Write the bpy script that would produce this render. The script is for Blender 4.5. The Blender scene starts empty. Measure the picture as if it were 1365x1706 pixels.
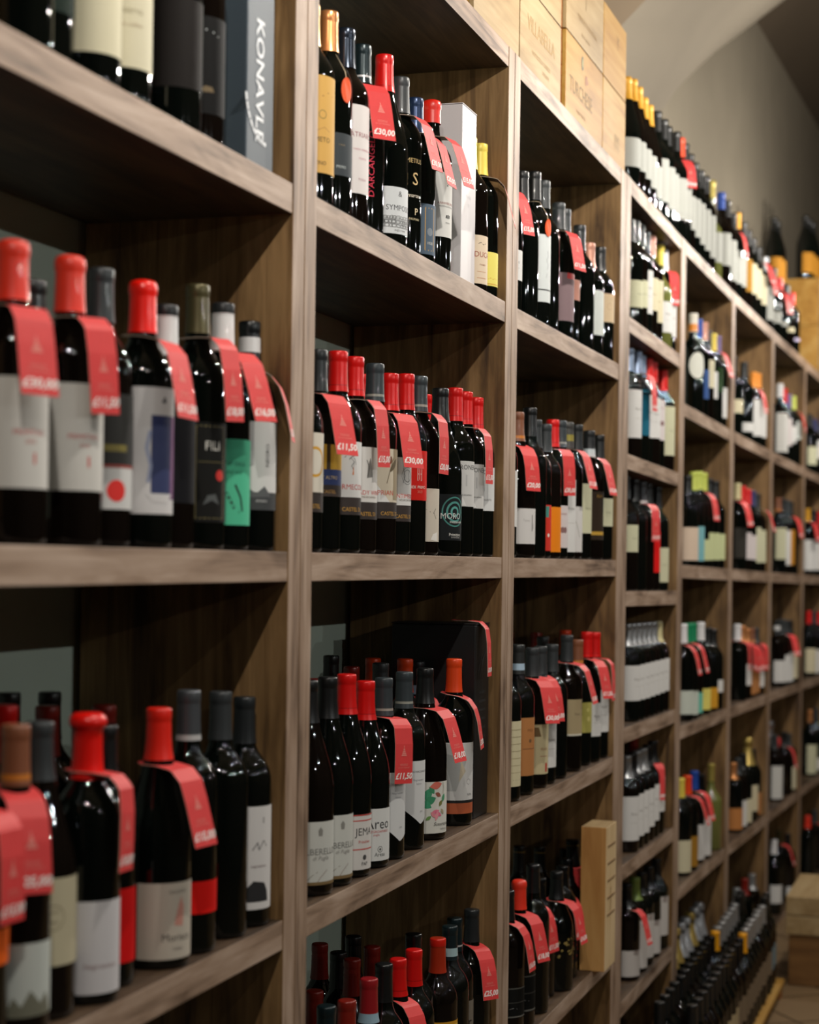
import bpy, bmesh, math, random
from mathutils import Matrix, Vector

# ------------------------------------------------------------------ camera
SC = bpy.context.scene
COL = SC.collection
EYE = 1.55
TH = math.radians(17.93)          # angle between the view axis and the run of shelves
ROLL = math.atan(.0137)
cam_d = bpy.data.cameras.new('camera')
cam = bpy.data.objects.new('camera', cam_d)
COL.objects.link(cam)
fwd = Vector((math.cos(TH), math.sin(TH), 0))
lev = Vector((math.sin(TH), -math.cos(TH), 0))
up = Vector((0, 0, 1))
ri = lev * math.cos(ROLL) + up * math.sin(ROLL)
uv = up * math.cos(ROLL) - lev * math.sin(ROLL)
M = Matrix((ri, uv, -fwd)).transposed().to_4x4()
M.translation = Vector((0, 0, EYE))
cam.matrix_world = M
cam_d.sensor_fit = 'VERTICAL'
cam_d.sensor_height = 36
cam_d.lens = 3000 / 1706 * 36
cam_d.shift_y = 83.25 / 1706
cam_d.clip_start = .05
cam_d.dof.use_dof = True
cam_d.dof.focus_distance = 3.2
cam_d.dof.aperture_fstop = 3.9
SC.camera = cam

# ------------------------------------------------------------------ light and exposure
SC.view_settings.view_transform = 'Standard'
SC.view_settings.look = 'None'
SC.view_settings.gamma = 1
SC.view_settings.use_curve_mapping = False
SC.view_settings.exposure = 0.08
SC.cycles.use_denoising = True
SC.cycles.max_bounces = 4
SC.cycles.sample_clamp_indirect = 3.0
world = bpy.data.worlds.new('world')
SC.world = world
world.use_nodes = True
world.node_tree.nodes['Background'].inputs[0].default_value = (.55, .85, .72, 1)
world.node_tree.nodes['Background'].inputs[1].default_value = .005

def lamp(x, y, z, watt, col=(1, .93, .84), rad=.022):
    ld = bpy.data.lights.new('spot_or_fill_lamp', 'POINT')
    ld.energy = watt
    ld.color = col
    ld.shadow_soft_size = rad
    o = bpy.data.objects.new('spot_or_fill_lamp', ld)
    o.location = (x, y, z)
    COL.objects.link(o)
# a run of small track spots close to the shelves and a second run further out
for i in range(6):
    lamp(.35 + 1.62 * i, .23 - .03 * max(0, i - 2), 2.88, 45.0, (1, .93, .84), .016)
for i in range(5):
    lamp(.4 + 2.1 * i, -.75, 2.95, 8, (1, .95, .9), .014)
for x, p in ((1.0, 20), (2.2, 24), (4.6, 12), (7.4, 12)):  # unseen fill lamps, added to brighten the back wall and the labels
    lamp(x, -2.2, 2.45, p, (.96, .98, .95), .014)

# ------------------------------------------------------------------ materials
MATS = {}
def lin(c):
    return tuple((v / 12.92 if v <= .04045 else ((v + .055) / 1.055) ** 2.4) for v in [x / 255 for x in c])
def mat(name, rgb, rough=.5, metal=0, spec=.5, coat=0, noise=0, nscale=60, bump=0):
    """rgb in 0..255 display values; optional gentle procedural mottling"""
    key = (name, rgb, rough, metal, noise)
    if key in MATS: return MATS[key]
    m = bpy.data.materials.new(name)
    m.use_nodes = True
    nt = m.node_tree
    p = nt.nodes['Principled BSDF']
    c = lin(rgb)
    p.inputs['Base Color'].default_value = (*c, 1)
    p.inputs['Roughness'].default_value = rough
    p.inputs['Metallic'].default_value = metal
    p.inputs['Specular IOR Level'].default_value = spec
    p.inputs['Coat Weight'].default_value = coat
    if noise or bump:
        tc = nt.nodes.new('ShaderNodeTexCoord')
        n = nt.nodes.new('ShaderNodeTexNoise'); n.inputs['Scale'].default_value = nscale; n.inputs['Detail'].default_value = 4
        nt.links.new(tc.outputs['Object'], n.inputs['Vector'])
        if noise:
            r = nt.nodes.new('ShaderNodeMix'); r.data_type = 'RGBA'
            r.inputs[6].default_value = (*[v * (1 - noise) for v in c], 1)
            r.inputs[7].default_value = (*[min(1, v * (1 + noise)) for v in c], 1)
            nt.links.new(n.outputs['Fac'], r.inputs[0]); nt.links.new(r.outputs[2], p.inputs['Base Color'])
        if bump:
            b = nt.nodes.new('ShaderNodeBump'); b.inputs['Strength'].default_value = bump; b.inputs['Distance'].default_value = .002
            nt.links.new(n.outputs['Fac'], b.inputs['Height']); nt.links.new(b.outputs[0], p.inputs['Normal'])
    MATS[key] = m
    return m

def wood(name, dark, mid, light, axis, rough=.55, scale=1.0, knots=True, bump=.25):
    """streaky grain running along axis (0 x, 2 z)"""
    m = bpy.data.materials.new(name); m.use_nodes = True
    nt = m.node_tree; p = nt.nodes['Principled BSDF']
    tc = nt.nodes.new('ShaderNodeTexCoord')
    oi = nt.nodes.new('ShaderNodeObjectInfo')
    sh = nt.nodes.new('ShaderNodeVectorMath'); sh.operation = 'SCALE'; sh.inputs[0].default_value = (13, 7, 11)
    nt.links.new(oi.outputs['Random'], sh.inputs['Scale'])
    ad = nt.nodes.new('ShaderNodeVectorMath'); ad.operation = 'ADD'
    nt.links.new(tc.outputs['Object'], ad.inputs[0]); nt.links.new(sh.outputs[0], ad.inputs[1])
    mp = nt.nodes.new('ShaderNodeMapping')
    s = [46 * scale] * 3; s[axis] = 3.0 * scale
    mp.inputs['Scale'].default_value = s
    nt.links.new(ad.outputs[0], mp.inputs['Vector'])
    n1 = nt.nodes.new('ShaderNodeTexNoise'); n1.inputs['Scale'].default_value = 1.0; n1.inputs['Detail'].default_value = 7; n1.inputs['Roughness'].default_value = .62; n1.inputs['Distortion'].default_value = .9
    nt.links.new(mp.outputs[0], n1.inputs['Vector'])
    mp2 = nt.nodes.new('ShaderNodeMapping')
    s2 = [9 * scale] * 3; s2[axis] = 2.6 * scale
    mp2.inputs['Scale'].default_value = s2
    nt.links.new(ad.outputs[0], mp2.inputs['Vector'])
    n2 = nt.nodes.new('ShaderNodeTexNoise'); n2.inputs['Scale'].default_value = 1.0; n2.inputs['Detail'].default_value = 3; n2.inputs['Distortion'].default_value = 1.6
    nt.links.new(mp2.outputs[0], n2.inputs['Vector'])
    mx = nt.nodes.new('ShaderNodeMath'); mx.operation = 'MULTIPLY_ADD'; mx.inputs[1].default_value = .55
    nt.links.new(n1.outputs['Fac'], mx.inputs[0])
    m2 = nt.nodes.new('ShaderNodeMath'); m2.operation = 'MULTIPLY'; m2.inputs[1].default_value = .45
    nt.links.new(n2.outputs['Fac'], m2.inputs[0]); nt.links.new(m2.outputs[0], mx.inputs[2])
    cr = nt.nodes.new('ShaderNodeValToRGB')
    e = cr.color_ramp.elements
    e[0].position = .36; e[0].color = (*lin(dark), 1)
    e[1].position = .64; e[1].color = (*lin(light), 1)
    q = cr.color_ramp.elements.new(.49); q.color = (*lin(mid), 1)
    nt.links.new(mx.outputs[0], cr.inputs[0])
    nt.links.new(cr.outputs[0], p.inputs['Base Color'])
    p.inputs['Roughness'].default_value = rough
    p.inputs['Specular IOR Level'].default_value = .35
    b = nt.nodes.new('ShaderNodeBump'); b.inputs['Strength'].default_value = bump; b.inputs['Distance'].default_value = .0015
    nt.links.new(n1.outputs['Fac'], b.inputs['Height']); nt.links.new(b.outputs[0], p.inputs['Normal'])
    return m

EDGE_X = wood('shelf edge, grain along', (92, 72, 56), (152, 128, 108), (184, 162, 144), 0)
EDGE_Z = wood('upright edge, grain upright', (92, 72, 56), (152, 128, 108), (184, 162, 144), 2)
FACE_X = wood('shelf board face', (38, 29, 20), (66, 50, 36), (92, 72, 52), 0)  # under-shelf shade put into the board colour, darker than the panels
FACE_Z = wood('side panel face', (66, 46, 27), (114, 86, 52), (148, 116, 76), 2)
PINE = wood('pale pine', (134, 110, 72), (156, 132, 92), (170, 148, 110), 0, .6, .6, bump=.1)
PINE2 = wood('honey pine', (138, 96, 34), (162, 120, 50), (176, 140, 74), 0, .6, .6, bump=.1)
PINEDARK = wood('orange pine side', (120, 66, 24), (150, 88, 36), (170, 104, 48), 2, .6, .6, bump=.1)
GLASS = mat('dark green bottle glass', (5, 9, 7), .03, 0, .5)
GLASSB = mat('dark brown bottle glass', (11, 7, 5), .03, 0, .5)
GLASSO = mat('olive bottle glass', (104, 108, 56), .06, 0, .6, .3)

# ------------------------------------------------------------------ mesh helpers
def obj(name, verts, faces, mats, parent=None, fmat=None, smooth=False, loc=None):
    me = bpy.data.meshes.new(name)
    me.from_pydata(verts, [], faces)
    for m in mats: me.materials.append(m)
    if fmat: me.polygons.foreach_set('material_index', fmat)
    if smooth: me.polygons.foreach_set('use_smooth', [True] * len(faces))
    me.update()
    o = bpy.data.objects.new(name, me)
    COL.objects.link(o)
    if parent is not None: o.parent = parent
    if loc is not None: o.location = loc
    return o
def place_mesh(name, me, parent=None, loc=(0, 0, 0), rz=0):
    o = bpy.data.objects.new(name, me); COL.objects.link(o)
    o.parent = parent; o.location = loc; o.rotation_euler = (0, 0, rz)
    return o
def empty(name, loc=(0, 0, 0), rz=0):
    o = bpy.data.objects.new(name, None); COL.objects.link(o); o.location = loc; o.rotation_euler = (0, 0, rz); o.empty_display_size = .1
    return o
def tag(o, label=None, cat=None, group=None, kind=None):
    if label: o['label'] = label
    if cat: o['category'] = cat
    if group: o['group'] = group
    if kind: o['kind'] = kind
    return o
class MB:
    """collects geometry with material slots"""
    def __init__(s): s.v = []; s.f = []; s.m = []; s.mats = []; s.sm = []
    def slot(s, m):
        if m not in s.mats: s.mats.append(m)
        return s.mats.index(m)
    def quad(s, pts, m, smooth=False):
        k = len(s.v); s.v += [tuple(p) for p in pts]; s.f.append(tuple(range(k, k + len(pts)))); s.m.append(s.slot(m)); s.sm.append(smooth)
    def grid(s, rows, m, smooth=True, closed=False):
        """rows: list of equal-length point rows"""
        k = len(s.v); n = len(rows[0]); mi = s.slot(m)
        for r in rows: s.v += [tuple(p) for p in r]
        for i in range(len(rows) - 1):
            for j in range(n if closed else n - 1):
                a = k + i * n + j; b = k + i * n + (j + 1) % n
                s.f.append((a, b, b + n, a + n)); s.m.append(mi); s.sm.append(smooth)
    def box(s, p0, p1, fm, bev=.0, fn=None, mats=None):
        """box from p0 to p1; mats: dict side->material for '-y' etc.; corners chamfered by bev"""
        bm = bmesh.new()
        bmesh.ops.create_cube(bm, size=1)
        for v in bm.verts:
            v.co = Vector([p0[i] + (v.co[i] + .5) * (p1[i] - p0[i]) for i in range(3)])
        if bev:
            bmesh.ops.bevel(bm, geom=list(bm.edges), offset=bev, segments=2, affect='EDGES', profile=.6)
        bm.normal_update()
        k = len(s.v)
        bm.verts.index_update()
        s.v += [tuple(fn(*v.co)) if fn else tuple(v.co) for v in bm.verts]
        for f in bm.faces:
            s.f.append(tuple(k + v.index for v in f.verts))
            mm = fm
            if mats:
                n = f.normal; ax = max(range(3), key=lambda i: abs(n[i])); key = ('-' if n[ax] < 0 else '+') + 'xyz'[ax]
                mm = mats.get(key, fm)
            s.m.append(s.slot(mm)); s.sm.append(False)
        bm.free()
    def build(s, name, parent=None, loc=None):
        me = s.mesh(name)
        o = bpy.data.objects.new(name, me); COL.objects.link(o)
        if parent is not None: o.parent = parent
        if loc is not None: o.location = loc
        return o
    def mesh(s, name):
        me = bpy.data.meshes.new(name)
        me.from_pydata(s.v, [], s.f)
        for m in s.mats: me.materials.append(m)
        me.polygons.foreach_set('material_index', s.m)
        me.polygons.foreach_set('use_smooth', s.sm)
        me.update()
        return me
TXT = {}
def refine(vs, fs, lim=.0028):
    """split a flat outline into small triangles so that it can follow a curved surface"""
    bm = bmesh.new()
    bv = [bm.verts.new((v[0], v[1], 0)) for v in vs]
    for f in fs:
        try: bm.faces.new([bv[i] for i in f])
        except ValueError: pass
    bmesh.ops.triangulate(bm, faces=list(bm.faces))
    for _ in range(5):
        long_ = [e for e in bm.edges if e.calc_length() > lim]
        if not long_: break
        bmesh.ops.subdivide_edges(bm, edges=long_, cuts=1)
        bmesh.ops.triangulate(bm, faces=list(bm.faces))
    bm.verts.index_update()
    out = ([tuple(v.co) for v in bm.verts], [tuple(v.index for v in f.verts) for f in bm.faces])
    bm.free()
    return out
def text_mesh(body, size, shear=0, bold=0):
    """flat triangles of a word centred on the origin: (verts, faces)"""
    key = (body, size, shear, bold)
    if key in TXT: return TXT[key]
    cu = bpy.data.curves.new('word', 'FONT')
    cu.body = body; cu.size = size; cu.align_x = 'CENTER'; cu.align_y = 'CENTER'; cu.shear = shear; cu.resolution_u = 2; cu.offset = bold
    o = bpy.data.objects.new('word', cu); COL.objects.link(o)
    dg = bpy.context.evaluated_depsgraph_get()
    me = o.evaluated_get(dg).to_mesh()
    vs = [tuple(v.co) for v in me.vertices]; fs = [tuple(p.vertices) for p in me.polygons]
    o.evaluated_get(dg).to_mesh_clear()
    bpy.data.objects.remove(o); bpy.data.curves.remove(cu)
    TXT[key] = (vs, fs)
    return TXT[key]

# ------------------------------------------------------------------ setting: shelving line, walls, floor, vault
UP = {0: (1.144, 1.234, 0.909, 0), 1: (2.276, 2.364, 0.909, 0), 2: (3.406, 3.497, 0.911, 0), 3: (4.529, 4.66, 0.911, 0), 4: (5.465, 5.555, 0.911, -0.009), 5: (6.488, 6.578, 0.897, -0.021), 6: (7.494, 7.584, 0.871, -0.034), 7: (8.512, 8.602, 0.839, -0.046), 8: (9.53, 9.62, 0.8, -0.058)}
def frame(b):
    L, R = UP[b - 1], UP[b]
    return Vector((L[1], L[2])), Vector((R[0], R[2])), L[3], R[3]
def bayfn(b, org=(0, 0, 0)):
    a, c, zl, zr = frame(b); t = (c - a).normalized(); n = Vector((-t.y, t.x)); L = (c - a).length
    def fn(s, d, z):
        q = a + t * s + n * d
        return (q.x - org[0], q.y - org[1], z + zl + (zr - zl) * s / L - org[2])
    return fn, L
def rows_of(b):
    if b == 4: return [2.5615 - .36 * k for k in range(0, 8)]
    return [2.5615 - .5 * k for k in range(0, 6)]
DEP = .315
WALL_LIFT = mat('brightened grey green wall', (204, 218, 202), .85, 0, .2, 0, .1, 5, .3)  # lower wall coloured lighter to brighten the dim backs of the cubbies
OPP = mat('dark brown timber opposite', (58, 46, 36), .8)
PLASTER = mat('beige wall plaster', (138, 130, 114), .9, 0, .2, 0, .12, 5, .3)
VAULT = mat('beige vault plaster', (128, 120, 106), .92, 0, .2, 0, .1, 3, .3)
VAULT2 = mat('warm vault plaster', (126, 112, 94), .92, 0, .2, 0, .1, 3, .3)

# wall behind the shelves, following their slight bend
back = []
for b in range(1, 9):
    fn, L = bayfn(b)
    if b == 1: back.append(fn(-4.5, DEP + .006, 0)[:2])
    back.append(fn(L / 2, DEP + .012, 0)[:2])
    if b == 8: back.append(fn(L + 7, DEP + .01, 0)[:2])
w = MB()
for z0, z1, m_ in ((0, 2.5, WALL_LIFT), (2.5, 4.26, PLASTER)):
    w.grid([[(x, y, z0) for x, y in back], [(x, y, z1) for x, y in back]], m_, False)
    w.grid([[(x, y + .3, z0) for x, y in back], [(x, y + .3, z1) for x, y in back]], PLASTER, False)
w.grid([[(x, y, 4.26) for x, y in back], [(x, y + .3, 4.26) for x, y in back]], PLASTER, False)
tag(w.build('wall_back'), kind='structure')
f = MB()
TILE = mat('floor tile', (120, 98, 70), .45, 0, .4, 0, .15, 6)
GROUT = mat('grout', (70, 55, 38), .9)
f.quad([(-4, -4, -.004), (18, -4, -.004), (18, 2.2, -.004), (-4, 2.2, -.004)], GROUT)
ca, sa = math.cos(.62), math.sin(.62)
for i in range(-14, 60):
    for j in range(-44, 30):
        cx, cy = (i * ca - j * sa) * .33, (i * sa + j * ca) * .33
        if 4.0 < cx < 14 and -3.5 < cy < 1.4:
            q = .161
            f.quad([(cx + (a * ca - b_ * sa) * q, cy + (a * sa + b_ * ca) * q, 0) for a, b_ in ((-1, -1), (1, -1), (1, 1), (-1, 1))], TILE)
tag(f.build('floor'), kind='structure')
w = MB()
w.box((-4.2, -4, 0), (-4, 1.6, 4.4), OPP); tag(w.build('wall_left'), kind='structure')
w = MB()
w.box((17.5, -4, 0), (17.7, 1.2, 4.4), VAULT2); tag(w.build('wall_right'), kind='structure')
w = MB()
w.box((-4, -4.2, 0), (17.5, -4, 4.4), OPP); tag(w.build('wall_front'), kind='structure')
# barrel vault over the aisle: from the wall head over to the far side
v = MB()
rows = []
for k in range(0, 25):
    a = math.pi * k / 24
    rows.append([(x, -1.35 + 2.75 * math.cos(a) * (1 if k < 24 else 1), 4.2 + 1.15 * math.sin(a)) for x in (-4.2, 2, 6, 10, 14, 17.7)])
v.grid(rows, VAULT2, True)
tag(v.build('ceiling'), kind='structure')
# springer of the cross vault: fans out of the wall above the shelves
vr = MB()
def pt(u, vv, y):
    du, dv = u - 682.5, vv - 936.25
    x = du * math.cos(ROLL) + dv * math.sin(ROLL); yy = -du * math.sin(ROLL) + dv * math.cos(ROLL)
    r, z = x / 3000, -yy / 3000
    X, Y = math.cos(TH) + r * math.sin(TH), math.sin(TH) - r * math.cos(TH)
    k = y / Y
    return Vector((X * k, y, EYE + z * k))
# right groin and left groin of the springer, as heights above the floor
RG = [(6.498, 1.2, 3.039), (6.688, 1.19, 3.259), (6.764, 1.15, 3.35), (7.019, 1.11, 3.496), (7.184, 1.07, 3.599), (7.438, 1.03, 3.723), (8.015, 0.9, 4.039), (8.317, 0.82, 4.232)]
LG = [(5.393, 1.19, 2.797), (5.381, 1.18, 2.94), (5.326, 1.16, 3.015), (5.314, 1.14, 3.083), (5.347, 1.12, 3.136), (5.463, 1.1, 3.215), (5.471, 1.03, 3.287), (5.461, 0.97, 3.349)]
rws = []
for (a, b_) in zip(LG, RG):
    a = Vector(a); b_ = Vector(b_)
    row = []
    for k in range(13):
        t = k / 12
        p = a.lerp(b_, t); p.y += -.10 * math.sin(math.pi * t) * (a - b_).length / 2
        row.append(p)
    rws.append(row)
vr.grid(rws, VAULT, True)
vr.grid([[Vector(b_), Vector((b_[0] + .25, 1.3, b_[2]))] for b_ in RG], VAULT2, True)
vr.grid([[Vector((a[0] - .2, 1.3, a[2])), Vector(a)] for a in LG], VAULT2, True)
tag(vr.build('ceiling_springer'), kind='structure')

BAYLAB = {1: 'wood shelving bay at the left edge, wide cubbies', 2: 'second wood shelving bay from left with black gift box on a shelf',
          3: 'third wood shelving bay, pale wooden wine box on its low shelf', 4: 'narrow fourth wood shelving bay with closer-set shelves',
          5: 'fifth wood shelving bay, just beyond the narrow bay', 6: 'sixth wood shelving bay, open wooden case on its top shelf',
          7: 'seventh wood shelving bay, before the wooden cases stacked on top', 8: 'eighth wood shelving bay at the right edge, below stacked wooden cases'}
for b in range(1, 9):
    fn0, L = bayfn(b)
    org = fn0(0, 0, 0); org = (org[0], org[1], 0)
    fn, L = bayfn(b, org)
    root = empty('shelving_bay', org)
    tag(root, BAYLAB[b], 'shelf', 'wine shelving bays')
    tl = (UP[b - 1][1] - UP[b - 1][0]) / 2 - .001; tr = (UP[b][1] - UP[b][0]) / 2 - .001
    top = 2.5615
    for s0, s1 in ((-tl, 0), (L, L + tr)):
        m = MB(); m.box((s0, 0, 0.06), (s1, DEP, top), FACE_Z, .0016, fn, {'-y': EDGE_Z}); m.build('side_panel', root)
    rs = rows_of(b)
    for k, z in enumerate(rs):
        if z < .03: continue
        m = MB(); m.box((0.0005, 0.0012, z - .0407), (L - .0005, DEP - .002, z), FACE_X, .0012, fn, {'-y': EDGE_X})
        m.build('top_board' if k == 0 else 'shelf_board', root)

# ------------------------------------------------------------------ bottles
# capsule styles: colour, metallic, roughness, form, bands (z0 and z1 measured down from the mouth, colour)
CAPS = {
 'black': ((16, 18, 19), 0, .32, 'cap', ()), 'gold': ((190, 150, 80), .6, .35, 'cap', ()), 'brown': ((128, 78, 52), 0, .4, 'cap', ((.05, .056, (196, 120, 40)),)),
 'redwax': ((224, 52, 30), 0, .42, 'wax', ()), 'grey': ((52, 56, 58), .2, .4, 'cap', ()), 'brightwax': ((240, 26, 12), 0, .3, 'wax', ()),
 'whiteblack': ((222, 222, 222), 0, .4, 'cap', ((0, .014, (28, 30, 32)),)), 'whiteblack2': ((226, 226, 226), 0, .4, 'cap', ((0, .012, (36, 38, 40)),)),
 'olive': ((88, 82, 54), .5, .35, 'cap', ()), 'blackband': ((14, 18, 20), 0, .3, 'cap', ((.022, .042, (214, 214, 214)),)),
 'redflare': ((224, 20, 12), 0, .3, 'flare', ()), 'redwax2': ((222, 34, 18), 0, .35, 'cap', ()), 'greyband': ((72, 76, 80), .3, .4, 'cap', ((.055, .062, (190, 190, 190)),)),
 'darkgrey': ((36, 40, 42), .2, .35, 'cap', ()), 'dullred': ((128, 30, 20), .1, .3, 'cap', ()), 'red': ((214, 20, 18), .15, .3, 'cap', ((.052, .053, (150, 12, 12)),)),
 'copper': ((214, 146, 92), .7, .3, 'cap', ()), 'navymetal': ((46, 54, 66), .7, .22, 'cap', ()), 'tealdark': ((22, 38, 42), .4, .3, 'cap', ((.05, .053, (190, 190, 190)),)),
 'bluemetal': ((34, 52, 84), .5, .3, 'cap', ()), 'redwaxshort': ((222, 36, 22), 0, .35, 'waxs', ()), 'yellowcap': ((226, 204, 84), .1, .4, 'cap', ()),
 'slate': ((54, 62, 66), .2, .38, 'cap', ((.05, .054, (150, 150, 140)),)), 'orangered': ((228, 70, 22), .1, .35, 'cap', ()), 'blackblue': ((24, 27, 30), .2, .35, 'cap', ((.045, .062, (150, 180, 205)),)),
 'pinkband': ((150, 28, 34), .1, .3, 'cap', ((.055, .07, (150, 180, 196)),)), 'rust': ((176, 50, 24), .2, .3, 'cap', ((0, .014, (210, 34, 20)),)),
 'tealband': ((24, 40, 44), .3, .3, 'cap', ((.04, .055, (170, 200, 206)),)), 'rosy': ((196, 140, 120), .3, .4, 'cap', ()), 'goldgrey': ((74, 74, 72), .4, .4, 'cap', ((.03, .045, (150, 140, 60)),)),
 'darkwhiteband': ((30, 32, 34), .1, .35, 'cap', ((.046, .066, (196, 210, 214)),)), 'greyblueband': ((52, 54, 54), .3, .35, 'cap', ((.04, .054, (180, 206, 226)),)),
 'blackrim': ((18, 20, 22), .5, .25, 'cap', ()), 'blackgold': ((14, 16, 16), .1, .3, 'cap', ((.012, .016, (196, 160, 80)),)), 'whitecap': ((226, 226, 228), 0, .4, 'cap', ()),
 'silverblue': ((150, 168, 196), .5, .3, 'cap', ()), 'silver': ((170, 172, 174), .7, .3, 'cap', ()), 'creamcap': ((206, 196, 150), .1, .4, 'cap', ()), 'greencap': ((110, 130, 60), .1, .4, 'cap', ()),
 'whiteorange': ((226, 220, 206), 0, .4, 'cap', ((.035, .06, (226, 140, 50)),)), 'bluecap': ((24, 70, 160), .1, .4, 'cap', ()), 'purple': ((116, 100, 150), .1, .4, 'cap', ()),
 'lime': ((196, 208, 96), .1, .4, 'cap', ()), 'green': ((10, 130, 84), .1, .4, 'cap', ()), 'orangecap': ((226, 140, 40), .1, .4, 'cap', ()), 'navy': ((40, 44, 92), .1, .4, 'cap', ()),
 'champgold': ((196, 170, 96), .6, .3, 'champ', ()), 'champsilver': ((190, 194, 200), .6, .3, 'champ', ()), 'goldcap': ((206, 150, 34), .2, .45, 'cap', ()), 'goldthin': ((176, 160, 84), .5, .35, 'cap', ()),
 'greyband2': ((60, 60, 60), 0, .4, 'cap', ()), 'goldyel': ((230, 160, 20), .2, .4, 'cap', ()),
}
def prof(sh, h):
    """bottle outline: (radius, height)"""
    if sh in ('bx', 'bxt', 'bxs'):
        R = .0375; k = h - .306
        return [(0, .004), (.02, .002), (.034, 0), (.0369, .003), (R, .008), (R, .19 + k * .6), (.0370, .199 + k * .6), (.0348, .208 + k * .6), (.0305, .217 + k * .6), (.0250, .2245 + k * .6), (.0195, .232 + k * .6), (.0162, .240 + k * .7), (.0146, .252 + k * .8), (.0138, .268 + k * .9), (.0134, h - .014), (.0142, h - .012), (.0142, h - .004), (.0125, h - .002), (0, h - .002)]
    if sh in ('bg', 'bgt'):
        R = .041; k = h - .306
        return [(0, .004), (.02, .002), (.037, 0), (.0402, .003), (R, .008), (R, .15 + k * .5), (.0403, .160 + k * .5), (.0380, .174 + k * .5), (.0340, .189 + k * .6), (.0288, .205 + k * .7), (.0235, .221 + k * .8), (.0190, .237 + k * .9), (.0158, .252 + k), (.0143, .267 + k), (.0136, h - .014), (.0144, h - .012), (.0144, h - .004), (.0125, h - .002), (0, h - .002)]
    if sh == 'bgo':
        R = .0385
        return [(0, .004), (.034, 0), (R, .006), (R, .17), (.0360, .182), (.028, .195), (.019, .207), (.0125, .22), (.0112, .24), (.0110, h - .014), (.0125, h - .012), (.0125, h - .004), (0, h - .002)]
    R = .0435; k = h - .31
    return [(0, .004), (.02, .002), (.039, 0), (.0425, .003), (R, .008), (R, .155 + k * .5), (.0425, .168 + k * .5), (.0395, .184 + k * .6), (.0340, .202 + k * .7), (.0275, .221 + k * .8), (.0212, .240 + k), (.0172, .257 + k), (.0152, .275 + k), (.0148, h - .016), (.0165, h - .013), (.0165, h - .004), (.013, h - .002), (0, h - .002)]
NS = 40
def lathe(mb, pr, m, seg=NS, matf=None):
    """rings of a turned outline"""
    n = len(pr); base = len(mb.v)
    for r, z in pr:
        for j in range(seg):
            a = 2 * math.pi * j / seg; mb.v.append((r * math.sin(a), -r * math.cos(a), z))
    for i in range(n - 1):
        mm = mb.slot(matf(pr[i][1], pr[i + 1][1]) if matf else m)
        for j in range(seg):
            a = base + i * seg + j; b = base + i * seg + (j + 1) % seg
            if pr[i][0] == 0: 
                if i + 1 < n: mb.f.append((base + i * seg, b + seg, a + seg)); mb.m.append(mm); mb.sm.append(True)
            elif pr[i + 1][0] == 0: mb.f.append((a, b, base + (i + 1) * seg)); mb.m.append(mm); mb.sm.append(True)
            else: mb.f.append((a, b, b + seg, a + seg)); mb.m.append(mm); mb.sm.append(True)
CACHE = {}
def cached(key, fn):
    if key not in CACHE: CACHE[key] = fn()
    return CACHE[key]
def glass_mesh(sh, h, g):
    def mk():
        mb = MB(); lathe(mb, prof(sh, h), g); return mb.mesh('wine_bottle')
    return cached(('g', sh, h, g.name), mk)
def rad_at(sh, h, z):
    p = prof(sh, h)
    for (r0, z0), (r1, z1) in zip(p, p[1:]):
        if z0 <= z <= z1 and z1 > z0: return r0 + (r1 - r0) * (z - z0) / (z1 - z0)
    return p[4][0]
def capsule_mesh(sh, h, cap):
    def mk():
        rgb, met, ro, form, bands = CAPS[cap]
        m0 = mat('foil ' + cap, rgb, ro, met, .5, .2)
        bm = [(z0, z1, mat('band ' + cap + str(i), c, ro, met * .5)) for i, (z0, z1, c) in enumerate(bands)]
        L = {'cap': .062, 'wax': .060, 'waxs': .040, 'flare': .072, 'champ': .105}[form]
        e = .0007
        cuts = {h - L}
        for z0, z1, _ in bm: cuts |= {h - z0, h - z1}
        pr = []
        zs = sorted(set([h - L + i * (L - .018) / 5 for i in range(6)]) | {c for c in cuts if c < h - .016})
        for z in zs: pr.append((rad_at(sh, h, z) + e + .0004, z))
        if form == 'cap':
            r = .0146 if sh != 'bgo' else .0128; r = max(r, rad_at(sh, h, h - .008) + .0005)
            pr += [(r - .0002, h - .0150), (r + .0003, h - .0138), (r + .0003, h - .0026), (r - .0004, h - .0008), (r - .0016, h - .0001), (r - .0035, h + .0002), (0, h)]
        elif form in ('wax', 'waxs'):
            pr = [(r + .0012, z) for r, z in pr]
            pr += [(.0158, h - .0165), (.0168, h - .013), (.0172, h - .008), (.0166, h - .003), (.0145, h + .0005), (.010, h + .0022), (0, h + .0028)]
        elif form == 'flare':
            pr = [(r + .0015, z) for r, z in pr]
            pr += [(.0172, h - .017), (.0205, h - .0135), (.0212, h - .009), (.0196, h - .004), (.015, h), (0, h + .001)]
        else:
            pr += [(.0175, h - .026), (.0185, h - .016), (.0182, h - .006), (.0165, h + .001), (.012, h + .004), (0, h + .005)]
        mb = MB()
        def mf(za, zb):
            zc = (za + zb) / 2
            for z0, z1, m in bm:
                if h - z1 - 1e-5 <= zc <= h - z0 + 1e-5: return m
            return m0
        lathe(mb, pr, m0, 32, mf)
        return mb.mesh('capsule')
    return cached(('c', sh, h, cap), mk)

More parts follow.
